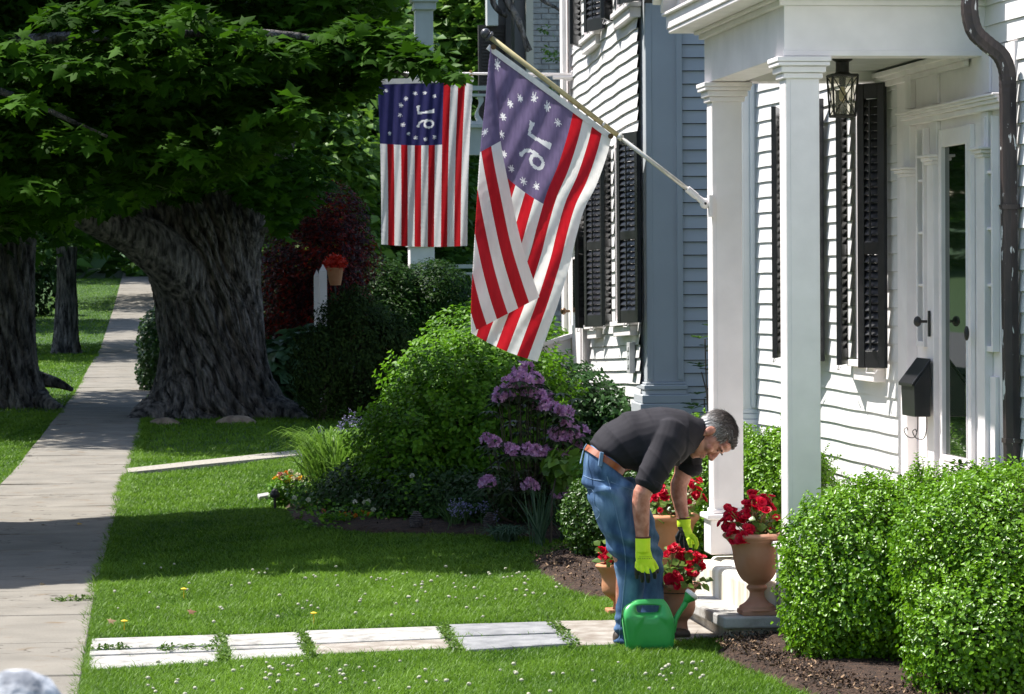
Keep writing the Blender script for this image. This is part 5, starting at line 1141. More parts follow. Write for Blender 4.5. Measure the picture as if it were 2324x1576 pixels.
# ================================================================== SHRUBS
BOX = leafmat('boxwood_leaf', (.035, .115, .003), (.190, .380, .012), rough=.34, trans=.28, spec=.3)
BUSHL = leafmat('bush_leaf', (.035, .125, .005), (.170, .360, .016), rough=.5, trans=.4)
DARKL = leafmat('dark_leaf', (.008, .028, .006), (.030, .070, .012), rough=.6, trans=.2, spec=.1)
YEWL = leafmat('yew_leaf', (.008, .022, .006), (.045, .075, .014), rough=.7, trans=.15, spec=.1)
TS = T_simple(.62, .15); TR = T_simple(.72, .28, .02); TQ = T_quad()
def at2(x, Y): return (x-VX)*Y/F*.998
def sprig_twigs(root, blobs, n, size, lm, name='sprig', sc=1.0):
    """little upright shoots with paired leaves that break the outline"""
    B = np.array(blobs, float); st = MB(); P = []; N = []; T = []; S = []
    for _ in range(n):
        b = B[rng.integers(len(B))]; d = unit(rv(1))[0]; d[2] = abs(d[2])*1.0+.1; d /= np.linalg.norm(d); p0 = b[:3]+d*b[3:6]*.93
        dr = unit((d+np.array([0, 0, .7])+rv(1, .3)[0])[None])[0]; L_ = random.uniform(.06, .15)*(1+.5*(sc-1)); st.tube([b[:3], p0-dr*.04, p0+dr*L_], [.004, .0022, .0012], 4); sx = np.cross(dr, [.3, .5, .2]); sx /= np.linalg.norm(sx); sy = np.cross(dr, sx)
        k = int(L_/(.012*sc))
        for i in range(k):
            for s in (-1, 1):
                o = (sx if i % 2 else sy)*s; P.append(p0+dr*(.01+i*.012*sc)); T.append(o+dr*.7); N.append(dr-o*.4+rv(1, .15)[0]); S.append(size*random.uniform(.7, 1.1))
    leaves(name, np.array(P), np.array(N), np.array(T), np.array(S), TR, lm, root, v=.45+.55*rng.random(len(P))); st.build('twig', BARKM, root)
b1 = [(3.74, 16.45, .44, .50, .60, .48), (4.12, 16.6, .50, .52, .55, .49), (3.58, 16.5, .26, .32, .40, .30)]
r = bush('boxwood', 'rounded glossy boxwood beside the footed urn, the nearer column rising behind it', 'shrub', b1, 70000, .027, TR, BOX, group='boxwood shrubs by the porch', lump=.17, shell=.5, stems=26, jit=.15); sprig_twigs(r, b1, 420, .024, BOX)
b2 = [(4.20, 15.5, .50, .60, .62, .54), (4.62, 15.9, .50, .55, .60, .53), (3.98, 15.1, .26, .42, .42, .36), (4.22, 16.05, .56, .50, .5, .43)]
r = bush('boxwood', 'big glossy boxwood filling the lower right corner', 'shrub', b2, 92000, .027, TR, BOX, group='boxwood shrubs by the porch', lump=.17, shell=.5, stems=26, jit=.15); sprig_twigs(r, b2, 480, .024, BOX)
b3 = [(3.72, 21.3, .52, .32, .6, .48), (4.05, 20.6, .54, .33, .5, .46), (3.95, 22.3, .52, .35, .6, .46)]
r = bush('boxwood', 'bright boxwood behind the two porch columns', 'shrub', b3, 52000, .030, TR, BOX, group='boxwood shrubs by the porch', lump=.1, shell=.4); sprig_twigs(r, b3, 240, .024, BOX)
b4 = [(3.42, 21.9, .42, .30, .45, .42), (3.2, 22.5, .30, .3, .4, .3)]
r = bush('boxwood', 'shaded boxwood behind the back urn left of the far column', 'shrub', b4, 22000, .030, TR, leafmat('boxwood_shaded', (.018, .060, .006), (.07, .15, .014), rough=.35, trans=.2), group='boxwood shrubs by the porch', lump=.1, shell=.4)  # shade put into the leaf colour: darker copy of the boxwood leaf
# sprigs of a broad-leaved shrub in front of the grey wall
def rhodo_sprigs():
    r = thing('laurel_shrub', 'sparse broad leaved shrub against the grey clapboard wall between the columns', 'shrub', (4.5, 25, 0)); P = []; N = []; T = []; S = []; st = MB()
    tips = [(1592, 845), (1600, 770), (1610, 820), (1606, 880), (1615, 900), (1598, 905), (1620, 780), (1640, 800), (1690, 770), (1697, 810), (1690, 850), (1700, 880), (1688, 900), (1696, 930), (1700, 960), (1688, 975), (1694, 745), (1660, 830), (1665, 900), (1650, 950), (1700, 1000), (1625, 950), (1610, 960), (1702, 840)]
    for x, y in tips:
        Y = random.uniform(24.3, 25.3); c = onY(x, y, Y); b = onY(1655+random.uniform(-20, 20), 1150, Y); st.tube(catmull([b, (b+c)/2+rv(1, .03)[0], c], 3), .005, 5)
        for _ in range(3 if x > 1640 else 2):
            cc = c+rv(1, .05)[0]*[1, 1, 1]
            for k in range(9): a = random.uniform(0, 6.28); d = np.array([math.cos(a), math.sin(a), random.uniform(-.2, .5)]); P.append(cc); T.append(d); N.append(np.array([0, 0, 1])-d*.3); S.append(random.uniform(.06, .10))
    leaves('foliage', np.array(P), np.array(N), np.array(T), np.array(S), T_simple(.36, .15), leafmat('laurel_leaf', (.022, .07, .012), (.10, .20, .03), rough=.35, trans=.25), r); st.build('branch', BARKM, r)
rhodo_sprigs()
# the big green shrub, the darker one beside the house
g1 = [(2.66, 26.9, .72, .66, .7, .66), (2.18, 26.6, .50, .42, .5, .46), (3.10, 27.2, .78, .48, .5, .56), (2.45, 27.3, .95, .36, .4, .36), (2.9, 27.2, 1.15, .34, .4, .36)]
r = bush('leafy_shrub', 'large bright green rounded shrub under the flags', 'shrub', g1, 42000, .050, TS, BUSHL, group='garden bed shrubs', lump=.24, shell=.6, stems=24); sprig_twigs(r, g1, 260, .055, BUSHL, sc=2.6)
g2 = [(3.62, 28.0, .70, .52, .6, .55), (3.95, 27.8, .58, .36, .4, .42), (3.35, 27.9, .60, .40, .5, .45), (4.02, 27.5, .78, .20, .3, .16)]
r = bush('leafy_shrub', 'dark green shrub with loose twigs against the far house wall', 'shrub', g2, 15000, .062, T_simple(.6, .15), leafmat('shrub_dark_leaf', (.014, .055, .012), (.055, .135, .030), rough=.4, trans=.3), group='garden bed shrubs', lump=.17, shell=.6, stems=26)
g3 = [(3.25, 31.0, .95, .7, .6, .72), (3.7, 31.3, 1.0, .5, .5, .6)]
bush('leafy_shrub', 'sunlit yellow green shrub behind the rhododendron by the house steps', 'shrub', g3, 15000, .055, TS, BUSHL, group='garden bed shrubs', lump=.15, shell=.5)
def T_petal2():
    n = 7; v = [[0, 0, 0]]+[[.30*math.sin(a), .5-.5*math.cos(a), .10*math.sin(a)**2] for a in np.linspace(.35, 6.28-.35, n)]
    return np.array(v), np.array([(0, i, i+1) for i in range(1, n)])
def rhodo():
    r = thing('rhododendron', 'open rhododendron with clusters of mauve flowers in front of the green shrub', 'flowering shrub', (3.0, 25.0, 0)); tr = [(540, 190), (470, 200), (350, 345), (420, 300), (470, 280), (560, 330), (660, 330), (620, 300), (270, 450), (340, 490), (250, 500), (590, 460), (540, 440), (690, 490), (760, 510), (450, 430), (670, 570), (740, 590), (830, 620), (900, 640), (970, 650), (970, 760), (900, 910), (840, 900), (960, 940), (1040, 870), (1130, 860), (120, 950), (210, 970), (400, 1060), (360, 1040), (560, 1050), (640, 1070), (780, 1050), (730, 1070), (1030, 1050), (920, 1060), (1050, 1000), (150, 1390), (110, 1400), (600, 1440), (560, 1420), (880, 1500), (930, 1520)]
    P = []; N = []; T = []; S = []; LP = []; LN = []; LT = []; LS = []; st = MB(); b0 = np.array([3.05, 25.3, 0])
    for cx, cy in tr:
        x = 1078+cx*.216; y = 794+cy*.216; Y = 24.7+random.uniform(-.15, .25); c = onY(x, y, Y); P = []; N = []; T = []; S = []
        for _ in range(17):
            d = unit(rv(1)+np.array([[0, -.2, .25]]))[0]; f = c+d*.038*random.uniform(.7, 1.15)
            a1 = np.cross(d, [.2, .7, .4]); a1 /= np.linalg.norm(a1); a2 = np.cross(d, a1)
            for k in range(5): a = 6.283*k/5; o = a1*math.cos(a)+a2*math.sin(a); P.append(f); T.append(o+d*.8); N.append(d-o*.8); S.append(random.uniform(.026, .036))
        leaves('flower_truss', np.array(P), np.array(N), np.array(T), np.array(S), T_petal2(), leafmat('mauve_petal', (.52, .22, .46), (.84, .52, .78), rough=.6, trans=.4), r)
        for k in range(11): a = 6.283*k/11; d = np.array([math.cos(a), math.sin(a), random.uniform(-.55, -.1)]); LP.append(c-np.array([0, 0, .035])); LT.append(d); LN.append(np.array([0, 0, 1])+d*.3); LS.append(random.uniform(.09, .14))
        e = c-np.array([0, 0, .04]); st.tube(catmull([b0+rv(1, .02)[0]*[1, 1, 0], (b0+e)/2+np.array([(e[0]-b0[0])*.2, 0, -.05]), e], 4), [.007]*4+[.004]*4+[.003], 5)
    for _ in range(120):
        x = random.uniform(1110, 1320); y = random.uniform(880, 1140); c = onY(x, y, 24.9+random.uniform(-.15, .5))
        for k in range(9): a = 6.283*k/9; d = np.array([math.cos(a), math.sin(a), random.uniform(-.6, .1)]); LP.append(c); LT.append(d); LN.append(np.array([0, 0, 1])+d*.3); LS.append(random.uniform(.08, .13))
    leaves('foliage', np.array(LP), np.array(LN), np.array(LT), np.array(LS), T_simple(.32, .15), leafmat('rhodo_leaf', (.020, .045, .012), (.060, .095, .028), rough=.4, trans=.2), r); st.build('branch', BARKM, r)
rhodo()
# dark understorey of the bed
def clump(name, label, cat, cx, Y, hx, hz, n, wd, lm, spread=.5, arch=.5, group=None, dy=.2):
    """strap-leaved clump: arching blades"""
    c = onY(cx, 1100, Y); c[2] = 0; r = thing(name, label, cat, c, group); V = []; Fc = []; A = []
    for i in range(n):
        az = random.uniform(0, 6.283); L_ = hz*random.uniform(.65, 1.1); sp = spread*random.uniform(.2, 1)*hx; b = c+np.array([random.gauss(0, .25)*hx*.4, random.gauss(0, 1)*dy*.3, 0]); side = np.array([-math.sin(az), math.cos(az), 0])*wd/2; o = len(V); nseg = 5; v = random.random()
        if random.random() < .6: side = np.array([wd/2, 0, 0])
        for k in range(nseg+1):
            t = k/nseg; p = b+np.array([math.cos(az)*sp*t**1.3, math.sin(az)*sp*t**1.3, L_*(t-arch*t**2.6)]); wk = (1-t**3)*(.6+.8*t*(1-t)); V += [p-side*wk, p+side*wk]; A += [v, v]
        for k in range(nseg): q = o+2*k; Fc.append((q, q+1, q+3, q+2))
    npmesh('foliage', np.array(V), np.array(Fc), lm, r, attr=A); return r
STRAP = leafmat('strap_leaf', (.035, .085, .020), (.11, .20, .05), rough=.45, trans=.3); STRAPB = leafmat('strap_bluish', (.035, .075, .040), (.10, .17, .09), rough=.45, trans=.25)
LILY = leafmat('daylily_leaf', (.06, .14, .012), (.17, .30, .04), rough=.45, trans=.4)
clump('daylily', 'fountain of bright arching daylily leaves at the tip of the bed', 'plant', 752, 28.3, .62, 1.25, 620, .017, LILY, spread=1.0, arch=.56, dy=.9)
clump('daylily', 'second clump of arching green leaves in front of the big shrub', 'plant', 815, 27.6, .40, .75, 220, .028, LILY, spread=1.0, arch=.5)
clump('iris', 'tall upright grey green iris blades at the edge of the bed', 'plant', 1222, 24.0, .22, .50, 46, .013, STRAPB, spread=1.1, arch=.10)
clump('daylily', 'low bluish strap leaves arching over the bed edge beside the iris', 'plant', 1150, 24.4, .30, .27, 170, .020, STRAPB, spread=1.0, arch=.75)
clump('grass_clump', 'thin grassy leaves in the shade behind the daylily by the iris', 'plant', 1030, 25.4, .28, .42, 60, .012, STRAP, spread=1.2, arch=.35)
clump('grass_clump', 'narrow leaves low beside the mans jeans', 'plant', 1290, 24.3, .30, .45, 60, .014, STRAPB, spread=1.0, arch=.3)
bush('leafy_plant', 'broad leaved green plant right behind the mans hips', 'plant', [(3.33, 23.4, .40, .22, .3, .34), (3.55, 23.2, .30, .25, .3, .28)], 3000, .055, T_simple(.6, .1), BUSHL, lump=.2, stems=6)
bush('leafy_plant', 'small green plant with pale leaves beside the mans pocket', 'plant', [(3.12, 24.1, .55, .14, .2, .10)], 130, .12, T_simple(.7, .1), LILY, lump=.2, stems=3)
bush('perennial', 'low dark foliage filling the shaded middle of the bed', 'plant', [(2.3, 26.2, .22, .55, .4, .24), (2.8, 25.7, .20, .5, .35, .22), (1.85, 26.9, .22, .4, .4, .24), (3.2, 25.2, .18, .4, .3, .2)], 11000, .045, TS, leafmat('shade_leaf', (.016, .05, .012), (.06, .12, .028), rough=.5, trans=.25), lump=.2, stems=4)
bush('perennial', 'leafy green mound beside the yellow and pink flowers', 'plant', [(1.95, 29.0, .28, .35, .4, .32)], 3000, .05, TS, BUSHL, lump=.2, stems=4)
bush('perennial', 'low leafy edging plants along the shaded front of the bed', 'plant', [(1.5, 27.7, .10, .28, .25, .17), (1.72, 27.0, .10, .32, .25, .18), (2.0, 26.45, .10, .36, .25, .17), (2.35, 26.0, .10, .38, .25, .18), (2.75, 25.75, .10, .38, .25, .16)], 6500, .04, TS, leafmat('edge_leaf', (.02, .07, .010), (.09, .20, .03), trans=.3), lump=.25, stems=2)
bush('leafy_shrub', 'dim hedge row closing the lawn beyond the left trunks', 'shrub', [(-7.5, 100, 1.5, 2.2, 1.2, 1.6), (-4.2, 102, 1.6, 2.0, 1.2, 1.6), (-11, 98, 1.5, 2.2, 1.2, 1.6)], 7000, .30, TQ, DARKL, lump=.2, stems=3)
def spikes(name, label, pts, Y, col, hgt, k=26, r0=.018, group=None):
    c = onY(pts[0][0], pts[0][1], Y); r = thing(name, label, 'flowers', (c[0], Y, 0), group); P = []; st = MB()
    for x, y in pts:
        t = onY(x, y, Y+random.uniform(-.15, .15)); b = t-np.array([random.uniform(-.06, .06), 0, t[2]]); st.tube([b, t], [.004, .002], 4)
        P = np.array([t-np.array([0, 0, i/k*hgt])+rv(1, r0*(.35+.6*i/k))[0] for i in range(k)]); n = k; leaves('flower_spike', P, rv(n), rv(n), .020, TQ, leafmat(name+'_petal', col[0], col[1], trans=.2), r)
    st.build('stems', STEMM, r)
STEMM = mat('green_stem', (.05, .10, .02), (.08, .14, .03), rough=.6)
spikes('catmint', 'pale violet flower spikes at the left tip of the bed', [(702, 992), (708, 982), (722, 1000), (730, 978), (737, 985), (726, 968), (718, 990), (712, 1005), (745, 1000), (688, 1032), (700, 1040), (740, 1055), (756, 1062), (720, 1060)], 29.4, ((.20, .19, .36), (.36, .34, .52)), .07)
spikes('catmint', 'violet flower spikes standing against the big green shrub', [(770, 958), (781, 945), (796, 930), (802, 942), (806, 938), (812, 952), (776, 966), (790, 950), (820, 948)], 28.6, ((.22, .20, .40), (.42, .38, .60)), .10)
spikes('catmint', 'dim violet flowers low in the shaded bed', [(1022, 1142), (1032, 1138), (1044, 1135), (1056, 1140), (1066, 1146), (1090, 1144), (1102, 1140), (1030, 1155), (1050, 1160), (1125, 1160)], 25.2, ((.14, .12, .30), (.24, .22, .42)), .06)
def flowers(name, label, pts, Y, cols, r0, cat='flowers', green=True, leafn=500, spread=None):
    """round composite flower heads over low foliage; the heads share one mesh with petals"""
    pts = list(pts); c = onY(np.mean([p[0] for p in pts]), 1100, Y); r = thing(name, label, cat, (c[0], Y, 0)); 
    byc = {}
    for x, y in pts: byc.setdefault(random.randrange(len(cols)), []).append((x, y))
    for ci, L_ in byc.items():
        for x, y in L_:
            f = onY(x, y, Y+random.uniform(-.2, .2)); P = []; N = []; T = []; S = []
            for k in range(34): d = unit(rv(1)+np.array([[0, -.3, .6]]))[0]; P.append(f+d*r0*.45); N.append(d); T.append(rv(1)[0]); S.append(r0*1.0)
            leaves('flower_head', np.array(P), np.array(N), np.array(T), np.array(S), TQ, leafmat('petal_%s_%d' % (name, ci), tuple(v*.8 for v in cols[ci]), cols[ci], trans=.2), r)
    xs = [p[0] for p in pts]; ys = [p[1] for p in pts]; n = leafn; X = rng.uniform(min(xs)-6, max(xs)+8, n); U = rng.random(n); P = []
    for x, u in zip(X, U):
        near = min(pts, key=lambda p: abs(p[0]-x)+random.random()*6); t = onY(x, near[1]+3, Y+random.uniform(-.25, .25)); P.append([t[0], t[1], max(.02, t[2]*u)])
    P = np.array(P); leaves('foliage', P, np.array([0, -.3, 1])+rv(n, .5), rv(n), .035+.02*rng.random(n), TS, BUSHL, r)
YEL = (.80, .48, .01); PIN = (.75, .25, .22); CRM = (.75, .70, .48); ORG = (.8, .25, .02)
flowers('lantana', 'bright mixed yellow pink and cream flowers at the sunny tip of the bed', [(628, 1085), (636, 1079), (643, 1080), (650, 1076), (634, 1094), (645, 1090), (652, 1095), (660, 1085), (668, 1088), (676, 1091), (684, 1086), (690, 1092), (656, 1104), (648, 1110), (665, 1108), (672, 1115), (683, 1118), (692, 1110), (700, 1118), (664, 1125), (680, 1128), (696, 1122), (705, 1096), (672, 1100), (640, 1103), (712, 1112), (622, 1092), (630, 1102), (655, 1118), (688, 1128), (676, 1080), (700, 1105), (716, 1124), (728, 1118), (708, 1132), (660, 1072), (694, 1100), (668, 1132)], 28.4, [YEL, PIN, CRM, ORG], .030, leafn=3400)
flowers('marigold', 'yellow and orange bedding flowers along the shaded bed edge', [(783, 1168), (795, 1165), (806, 1171), (822, 1163), (828, 1168), (815, 1170), (768, 1165), (862, 1170), (893, 1164), (1012, 1171), (735, 1160), (838, 1168)], 26.2, [YEL, ORG, (.55, .18, .10)], .022, leafn=1200)
flowers('white_phlox', 'small white flowers scattered in the shaded bed', [(806, 1140), (828, 1141), (836, 1138), (847, 1157), (668, 1130), (700, 1135), (1075, 1152), (1068, 1158), (1080, 1160), (935, 1080), (1095, 1152)], 25.9, [(.72, .70, .58), (.6, .62, .45)], .022, leafn=500)
def cones():
    for k, (x, y, Y) in enumerate(((945, 1198, 25.3), (1112, 1196, 25.1))):
        c = onY(x, y, Y); c[2] = 0; r = MB()
        for j in range(9): z = .02+j*.016; rad = .055*math.sin(math.pi*(j+1.6)/11.5); 
        prof = [];
        for j in range(10): z = .01+j*.016; rad = .056*math.sin(math.pi*(j+1.8)/12.5); prof += [(rad*.8, z), (rad, z+.006), (rad*1.02, z+.010)]
        r.lathe(c, prof, 24); tag(r.build('pine_cone', mat('cone_scale', (.045, .035, .04), (.14, .12, .11), rough=.8, scale=40), loc=c), ['dark carved pinecone ornament at the bed edge, left one', 'lighter carved pinecone ornament at the bed edge nearer the iris'][k], 'ornament')
    c = onY(624, 1142, 27.9); c[2] = 0; m = MB(); m.lathe(c, [(.012, 0), (.012, .10), (.04, .105), (.045, .13), (.03, .16), (.012, .18)], 14); m.build('path_light', IRON, loc=c); tag(bpy.data.objects['path_light'], 'small black path light at the tip of the bed', 'garden light')
    P = [onZ(x, y, .02) for x, y in ((584, 1124), (612, 1119), (618, 1125), (588, 1130))]; m = MB(); m.prism([p-np.array([0, 0, .08]) for p in P][::-1], (0, 0, .09)); tag(m.build('stone', MARB, loc=P[0]*[1, 1, 0], bevel=.01), 'flat white stone in the grass beside the black path light', 'stone')
cones()
def clods():
    m = MB(); c = onZ(1766, 1486, 0); m.ell(c+[0, 0, .06], (.075, .06, .05), n=24); rr = random.Random(3)
    m.v = [tuple(np.array(v)+(np.array(v)-c)*.22*NZ(v[0]*30, v[2]*30+v[1]*20)) for v in m.v]
    tag(m.build('soil_clod', MATS['mulch'], loc=c, smooth=False), 'loose round clod of dark soil on the mulch near the step', 'clod')
clods()
# ================================================================== MIDDLE DISTANCE
yw = [(2.80, 42.4, .85, .62, .7, .80), (2.35, 42.2, .70, .40, .5, .62), (3.25, 42.4, .60, .40, .5, .60), (2.75, 42.5, 1.35, .36, .4, .42), (3.3, 42.3, 1.05, .2, .3, .35)]
bush('yew_shrub', 'dark upright yew shrub right of the big trunk', 'shrub', yw, 22000, .065, T_simple(.35, .1), YEWL, lump=.2, shell=.5, up=.2, tipup=1.1, stems=10)
h1 = [(3.85, 53.0, 1.50, .75, .9, .66), (4.75, 53.2, 1.50, .65, .9, .62), (3.4, 52.5, 1.2, .6, .8, .7), (4.0, 52.6, 1.0, .8, .8, .8)]
bush('clipped_hedge', 'flat topped dark hedge in front of the white porch', 'hedge', h1, 42000, .085, T_simple(.35, .1), leafmat('hedge_leaf', (.006, .022, .003), (.034, .085, .006), trans=.2, spec=.1), lump=.08, shell=.4, up=1.0, stems=8)
bush('leafy_shrub', 'broad leaved hosta bank between the big trunk and the yew', 'plant', [(2.05, 46.5, .55, .55, .7, .42), (1.75, 46.0, .25, .4, .5, .3), (2.4, 46.5, .75, .5, .6, .38)], 1700, .24, T_simple(.75, .1), leafmat('hosta_leaf', (.030, .085, .030), (.10, .19, .08), trans=.3), lump=.2, up=1.0, stems=3)
bush('leafy_shrub', 'round green shrub beyond the sidewalk left of the big trunk', 'shrub', [(.42, 52, .75, .42, .6, .62), (.50, 52, .35, .5, .5, .4)], 9000, .075, TS, leafmat('mid_leaf', (.020, .060, .014), (.07, .15, .03), trans=.3), lump=.12)
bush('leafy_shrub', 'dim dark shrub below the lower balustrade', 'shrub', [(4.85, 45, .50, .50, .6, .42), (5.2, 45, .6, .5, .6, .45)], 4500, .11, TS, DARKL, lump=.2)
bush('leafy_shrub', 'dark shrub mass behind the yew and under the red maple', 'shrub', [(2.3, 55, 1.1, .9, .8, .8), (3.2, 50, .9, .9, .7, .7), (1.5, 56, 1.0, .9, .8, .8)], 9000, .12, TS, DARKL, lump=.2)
rm = [(2.65, 49.2, 2.0, .80, .9, .85), (2.95, 49.5, 2.2, .62, .9, .7), (2.2, 49.3, 1.6, .5, .8, .7), (2.85, 49.2, 2.75, .55, .6, .5), (2.8, 49, 1.3, .7, .8, .7)]
r = bush('japanese_maple', 'dark red japanese maple behind the big trunk and the yew', 'tree', rm, 26000, .085, T_simple(.3, .1), leafmat('red_leaf', (.02, .003, .005), (.36, .022, .008), rough=.5, trans=.3, mid=(.035, .005, .006)), lump=.18, shell=.5, up=.8, stems=12)
def gate():
    r = thing('fence_post', 'white square post with pointed cap, shorter and farther of the pair', 'post', (0, 0, 0)); bpy.data.objects.remove(r)
    for k, (xa, xb, y0, Y, lb) in enumerate(((713, 726, 612, 47.2, 'white post with pointed cap, left and shorter of the pair behind the yew'), (725, 742, 600, 46.4, 'white post with pointed cap, right and taller of the pair behind the yew'))):
        a, b = onY(xa, 700, Y), onY(xb, 700, Y); zt = onY(xa, y0, Y)[2]; w_ = (b[0]-a[0])/2; c = np.array([(a[0]+b[0])/2, Y, 0]); m = MB()
        m.hexa([c+np.array([x*w_, y*w_, z]) for z in (0, zt-.10) for x, y in ((-1, -1), (1, -1), (1, 1), (-1, 1))])
        q = [c+np.array([x*w_*1.02, y*w_*1.02, zt-.099]) for x, y in ((-1, -1), (1, -1), (1, 1), (-1, 1))]; m.add(q+[c+np.array([0, 0, zt])], [(3, 2, 1, 0), (0, 1, 4), (1, 2, 4), (2, 3, 4), (3, 0, 4)]); tag(m.build('fence_post', WHITE, loc=c), lb, 'post', 'white gate posts')
    c = onY(761, 648, 47.0); m = MB(); z = c[2]; m.lathe((c[0], c[1], 0), [(.075, z), (.09, z+.06), (.115, z+.22), (.125, z+.225), (.125, z+.25)], 20)
    r = thing('planter', 'terracotta pot of red flowers on a stand beside the white posts', 'pot', (c[0], c[1], 0)); m.build('bowl', TERRA2, r)
    m = MB(); m.tube([(c[0], c[1], 0), (c[0], c[1], z)], .015, 6); m.build('stand', IRON, r)
    P = np.array([c[0], c[1], z+.31])+unit(rv(700))*np.array([.16, .14, .13])*(.5+.5*rng.random((700, 1))); p = thing('geranium', 'orange red geranium in the pot beside the white posts', 'flowering plant', (c[0], c[1], z+.2)); leaves('blossoms', P, rv(700), rv(700), .05, TQ, leafmat('geranium_red', (.50, .02, .01), (.75, .06, .03), trans=.2), p)
gate()
# ================================================================== BIG TREES
BARK = mat('bark', (.030, .026, .023), (.34, .305, .275), rough=.95, scale=5.5, bump=1.0, bscale=11, bdist=.22, stretch=(2.4, 2.4, .6), detail=9, stops=(.36, .64), c3=(.17, .155, .143))
def trunk_px(name, rows, Y, parent, tw=.5, depth=.9, ridge=.15, nr=420):
    """rows: (y px, x left, x right) from the bottom up"""
    R = catmull([np.array(r_, float) for r_ in rows], 12); V = []; zs = []; zc = [onY((a+b)/2, y, Y)[2] for y, a, b in R]
    for (y, a, b), z in zip(R, zc):
        pa, pb = onY(a, y, Y), onY(b, y, Y); cx = (pa[0]+pb[0])/2; rx = (pb[0]-pa[0])/2; th = np.linspace(0, 2*np.pi, nr, endpoint=False)
        low = np.clip((zc[0]+.85-z)/.85, 0, 1); ph = th+tw*(z-zc[0])
        w1 = 2.2*NZ(np.cos(th)*1.6+3, z*1.3+np.sin(th)*1.6); w2 = 3.2*NZ2(np.cos(th)*2.5, z*2.6+np.sin(th)*2.5)
        ridg = -ridge*1.25*(1-np.abs(np.sin(ph*6+w1)))**3.0-ridge*.75*(1-np.abs(np.sin(ph*15+w2+w1)))**2.2-ridge*.35*(1-np.abs(np.sin(ph*33+w2*2.5)))**1.5+ridge*.35*NZ(np.cos(th)*9, z*8+np.sin(th)*9)
        butt = .16*low**1.3*np.sin(ph*3.5+.6)+.10*low*np.sin(ph*6+1)
        rr = 1+ridg+butt*.8; V.append(np.stack([cx+rx*np.cos(th)*(rr if True else 1), Y+rx*depth*np.sin(th)*rr, z+0*th+.05*NZ(th*2, z*3)*low], 1))
    V = np.concatenate(V); n = nr; m_ = len(R); I = np.arange(m_-1)[:, None]*n; j = np.arange(n)[None]; Fc = np.stack([I+j, I+(j+1) % n, I+n+(j+1) % n, I+n+j], 2).reshape(-1, 4)
    return npmesh(name, V, Fc, BARK, parent, smooth=True)
def crown_leaves(parent, C, k, r, size, tmpl, lm, name='crown', flat=.3, droop=.6, vbias=0, tab=None, xr=None, sh=None):
    P, o = sprays(C, k, r, flat, droop); K_ = np.ones(len(P), bool)
    if tab is not None:
        x, y = projn(P); K_ &= y < np.interp(x, tab[0], tab[1], right=-400)+34*NZ(x*.022, P[:, 1]*.9)+22*NZ2(x*.07, P[:, 1]*2)-8-size*F/P[:, 1]*.75
        if xr is not None: K_ &= x < np.interp(y, xr[0], xr[1])-size*F/P[:, 1]*.3
    if sh is not None:
        sx = P[:, 0]-P[:, 2]*SUN[0]/SUN[2]; sy = P[:, 1]-P[:, 2]*SUN[1]/SUN[2]; K_ &= (sy > np.interp(sx, sh[0], sh[1])+.12*NZ(sx*3, sy)) & (sy < np.interp(sx, sh[0], sh[2])+.2*NZ(sx*3, sy))
    P = P[K_]; o = o[K_]; n = len(P); N = np.array([0, -.15, 1.])+rv(n, .42)+o*.25; T = o+np.array([0, 0, -.5])+rv(n, .35); s = size*(.6+.7*rng.random(n)); 
    return leaves(name, P, N, T, s, tmpl, lm, parent, v=.5*rng.random(n)+.5*np.repeat(rng.random(len(C)), k)[K_]+vbias)
MAPL = leafmat('maple_leaf', (.006, .024, .0015), (.058, .150, .007), rough=.65, trans=.40, spec=.07); TM = T_maple()
def inside(n, c, r, shell=0, zmin=None):
    d = unit(rv(n)); rad = (1-(1-shell)*rng.random(n))[:, None] if shell else rng.random((n, 1))**.33; P = np.array(c)+d*np.array(r)*rad; return P
MAXA = ([-400, 0, 120, 220, 330, 430, 600, 700, 800, 852, 860, 950, 1060, 1100, 1140], [570, 555, 550, 500, 475, 455, 400, 300, 255, 235, 196, 190, 222, 120, 0])
XRA = ([-300, 0, 100, 130, 160, 205, 215, 240], [880, 905, 940, 990, 1045, 1085, 1075, 870])
SHA = ([-9, -2, -.9, 0, 1, 2, 3, 4.5], [21, 21, 21.2, 21.8, 23.0, 23.3, 23.4, 24], [27, 27, 26.6, 27.2, 28.0, 27.0, 26.2, 26])  # where the crown's shadow may fall on the lawn; leaves outside are cut
def clipA(P, tab, pad=14):
    x, y = projn(P); lim = np.interp(x, tab[0], tab[1], right=-400); return P[(y < lim-pad)]
# the big maple with the great trunk
mp_ = thing('maple_tree', 'huge old maple with twisted flaring trunk beside the sidewalk', 'tree', (1.0, 43.6, 0), 'old street maples')
trunk_px('trunk', [(988, 262, 745), (966, 292, 702), (945, 312, 676), (915, 330, 650), (880, 344, 630), (840, 354, 616), (790, 360, 606), (730, 354, 600), (660, 342, 594), (600, 326, 592), (560, 312, 594), (520, 296, 602), (480, 290, 612), (430, 290, 628), (380, 300, 645)], 43.6, mp_)
rt = MB()
for p in ([(400, 955), (330, 965), (288, 985), (276, 1000)], [(600, 930), (660, 945), (700, 960), (735, 972)], [(430, 960), (410, 975), (380, 992)], [(520, 960), (540, 975), (548, 990)], [(340, 940), (310, 962), (300, 985)], [(630, 920), (690, 925), (720, 935)]):
    Q = []
    for i, (x, y) in enumerate(p): q = onY(x, y, 43.2-.22*i); q[2] = [.16, .08, .02, -.03][min(i, 3)]; Q.append(q)
    rt = MB(); rt.tube(catmull(Q, 6), list(np.linspace(.20, .035, len(catmull(Q, 6)))), 16)
    rt.v = [tuple(np.array(v)+.045*np.array([NZ(v[0]*9, v[2]*9), NZ(v[1]*9, v[2]*9), NZ2(v[0]*9, v[1]*9)])) for v in rt.v]; rt.build('root', BARK, mp_, smooth=True)
lb = MB()
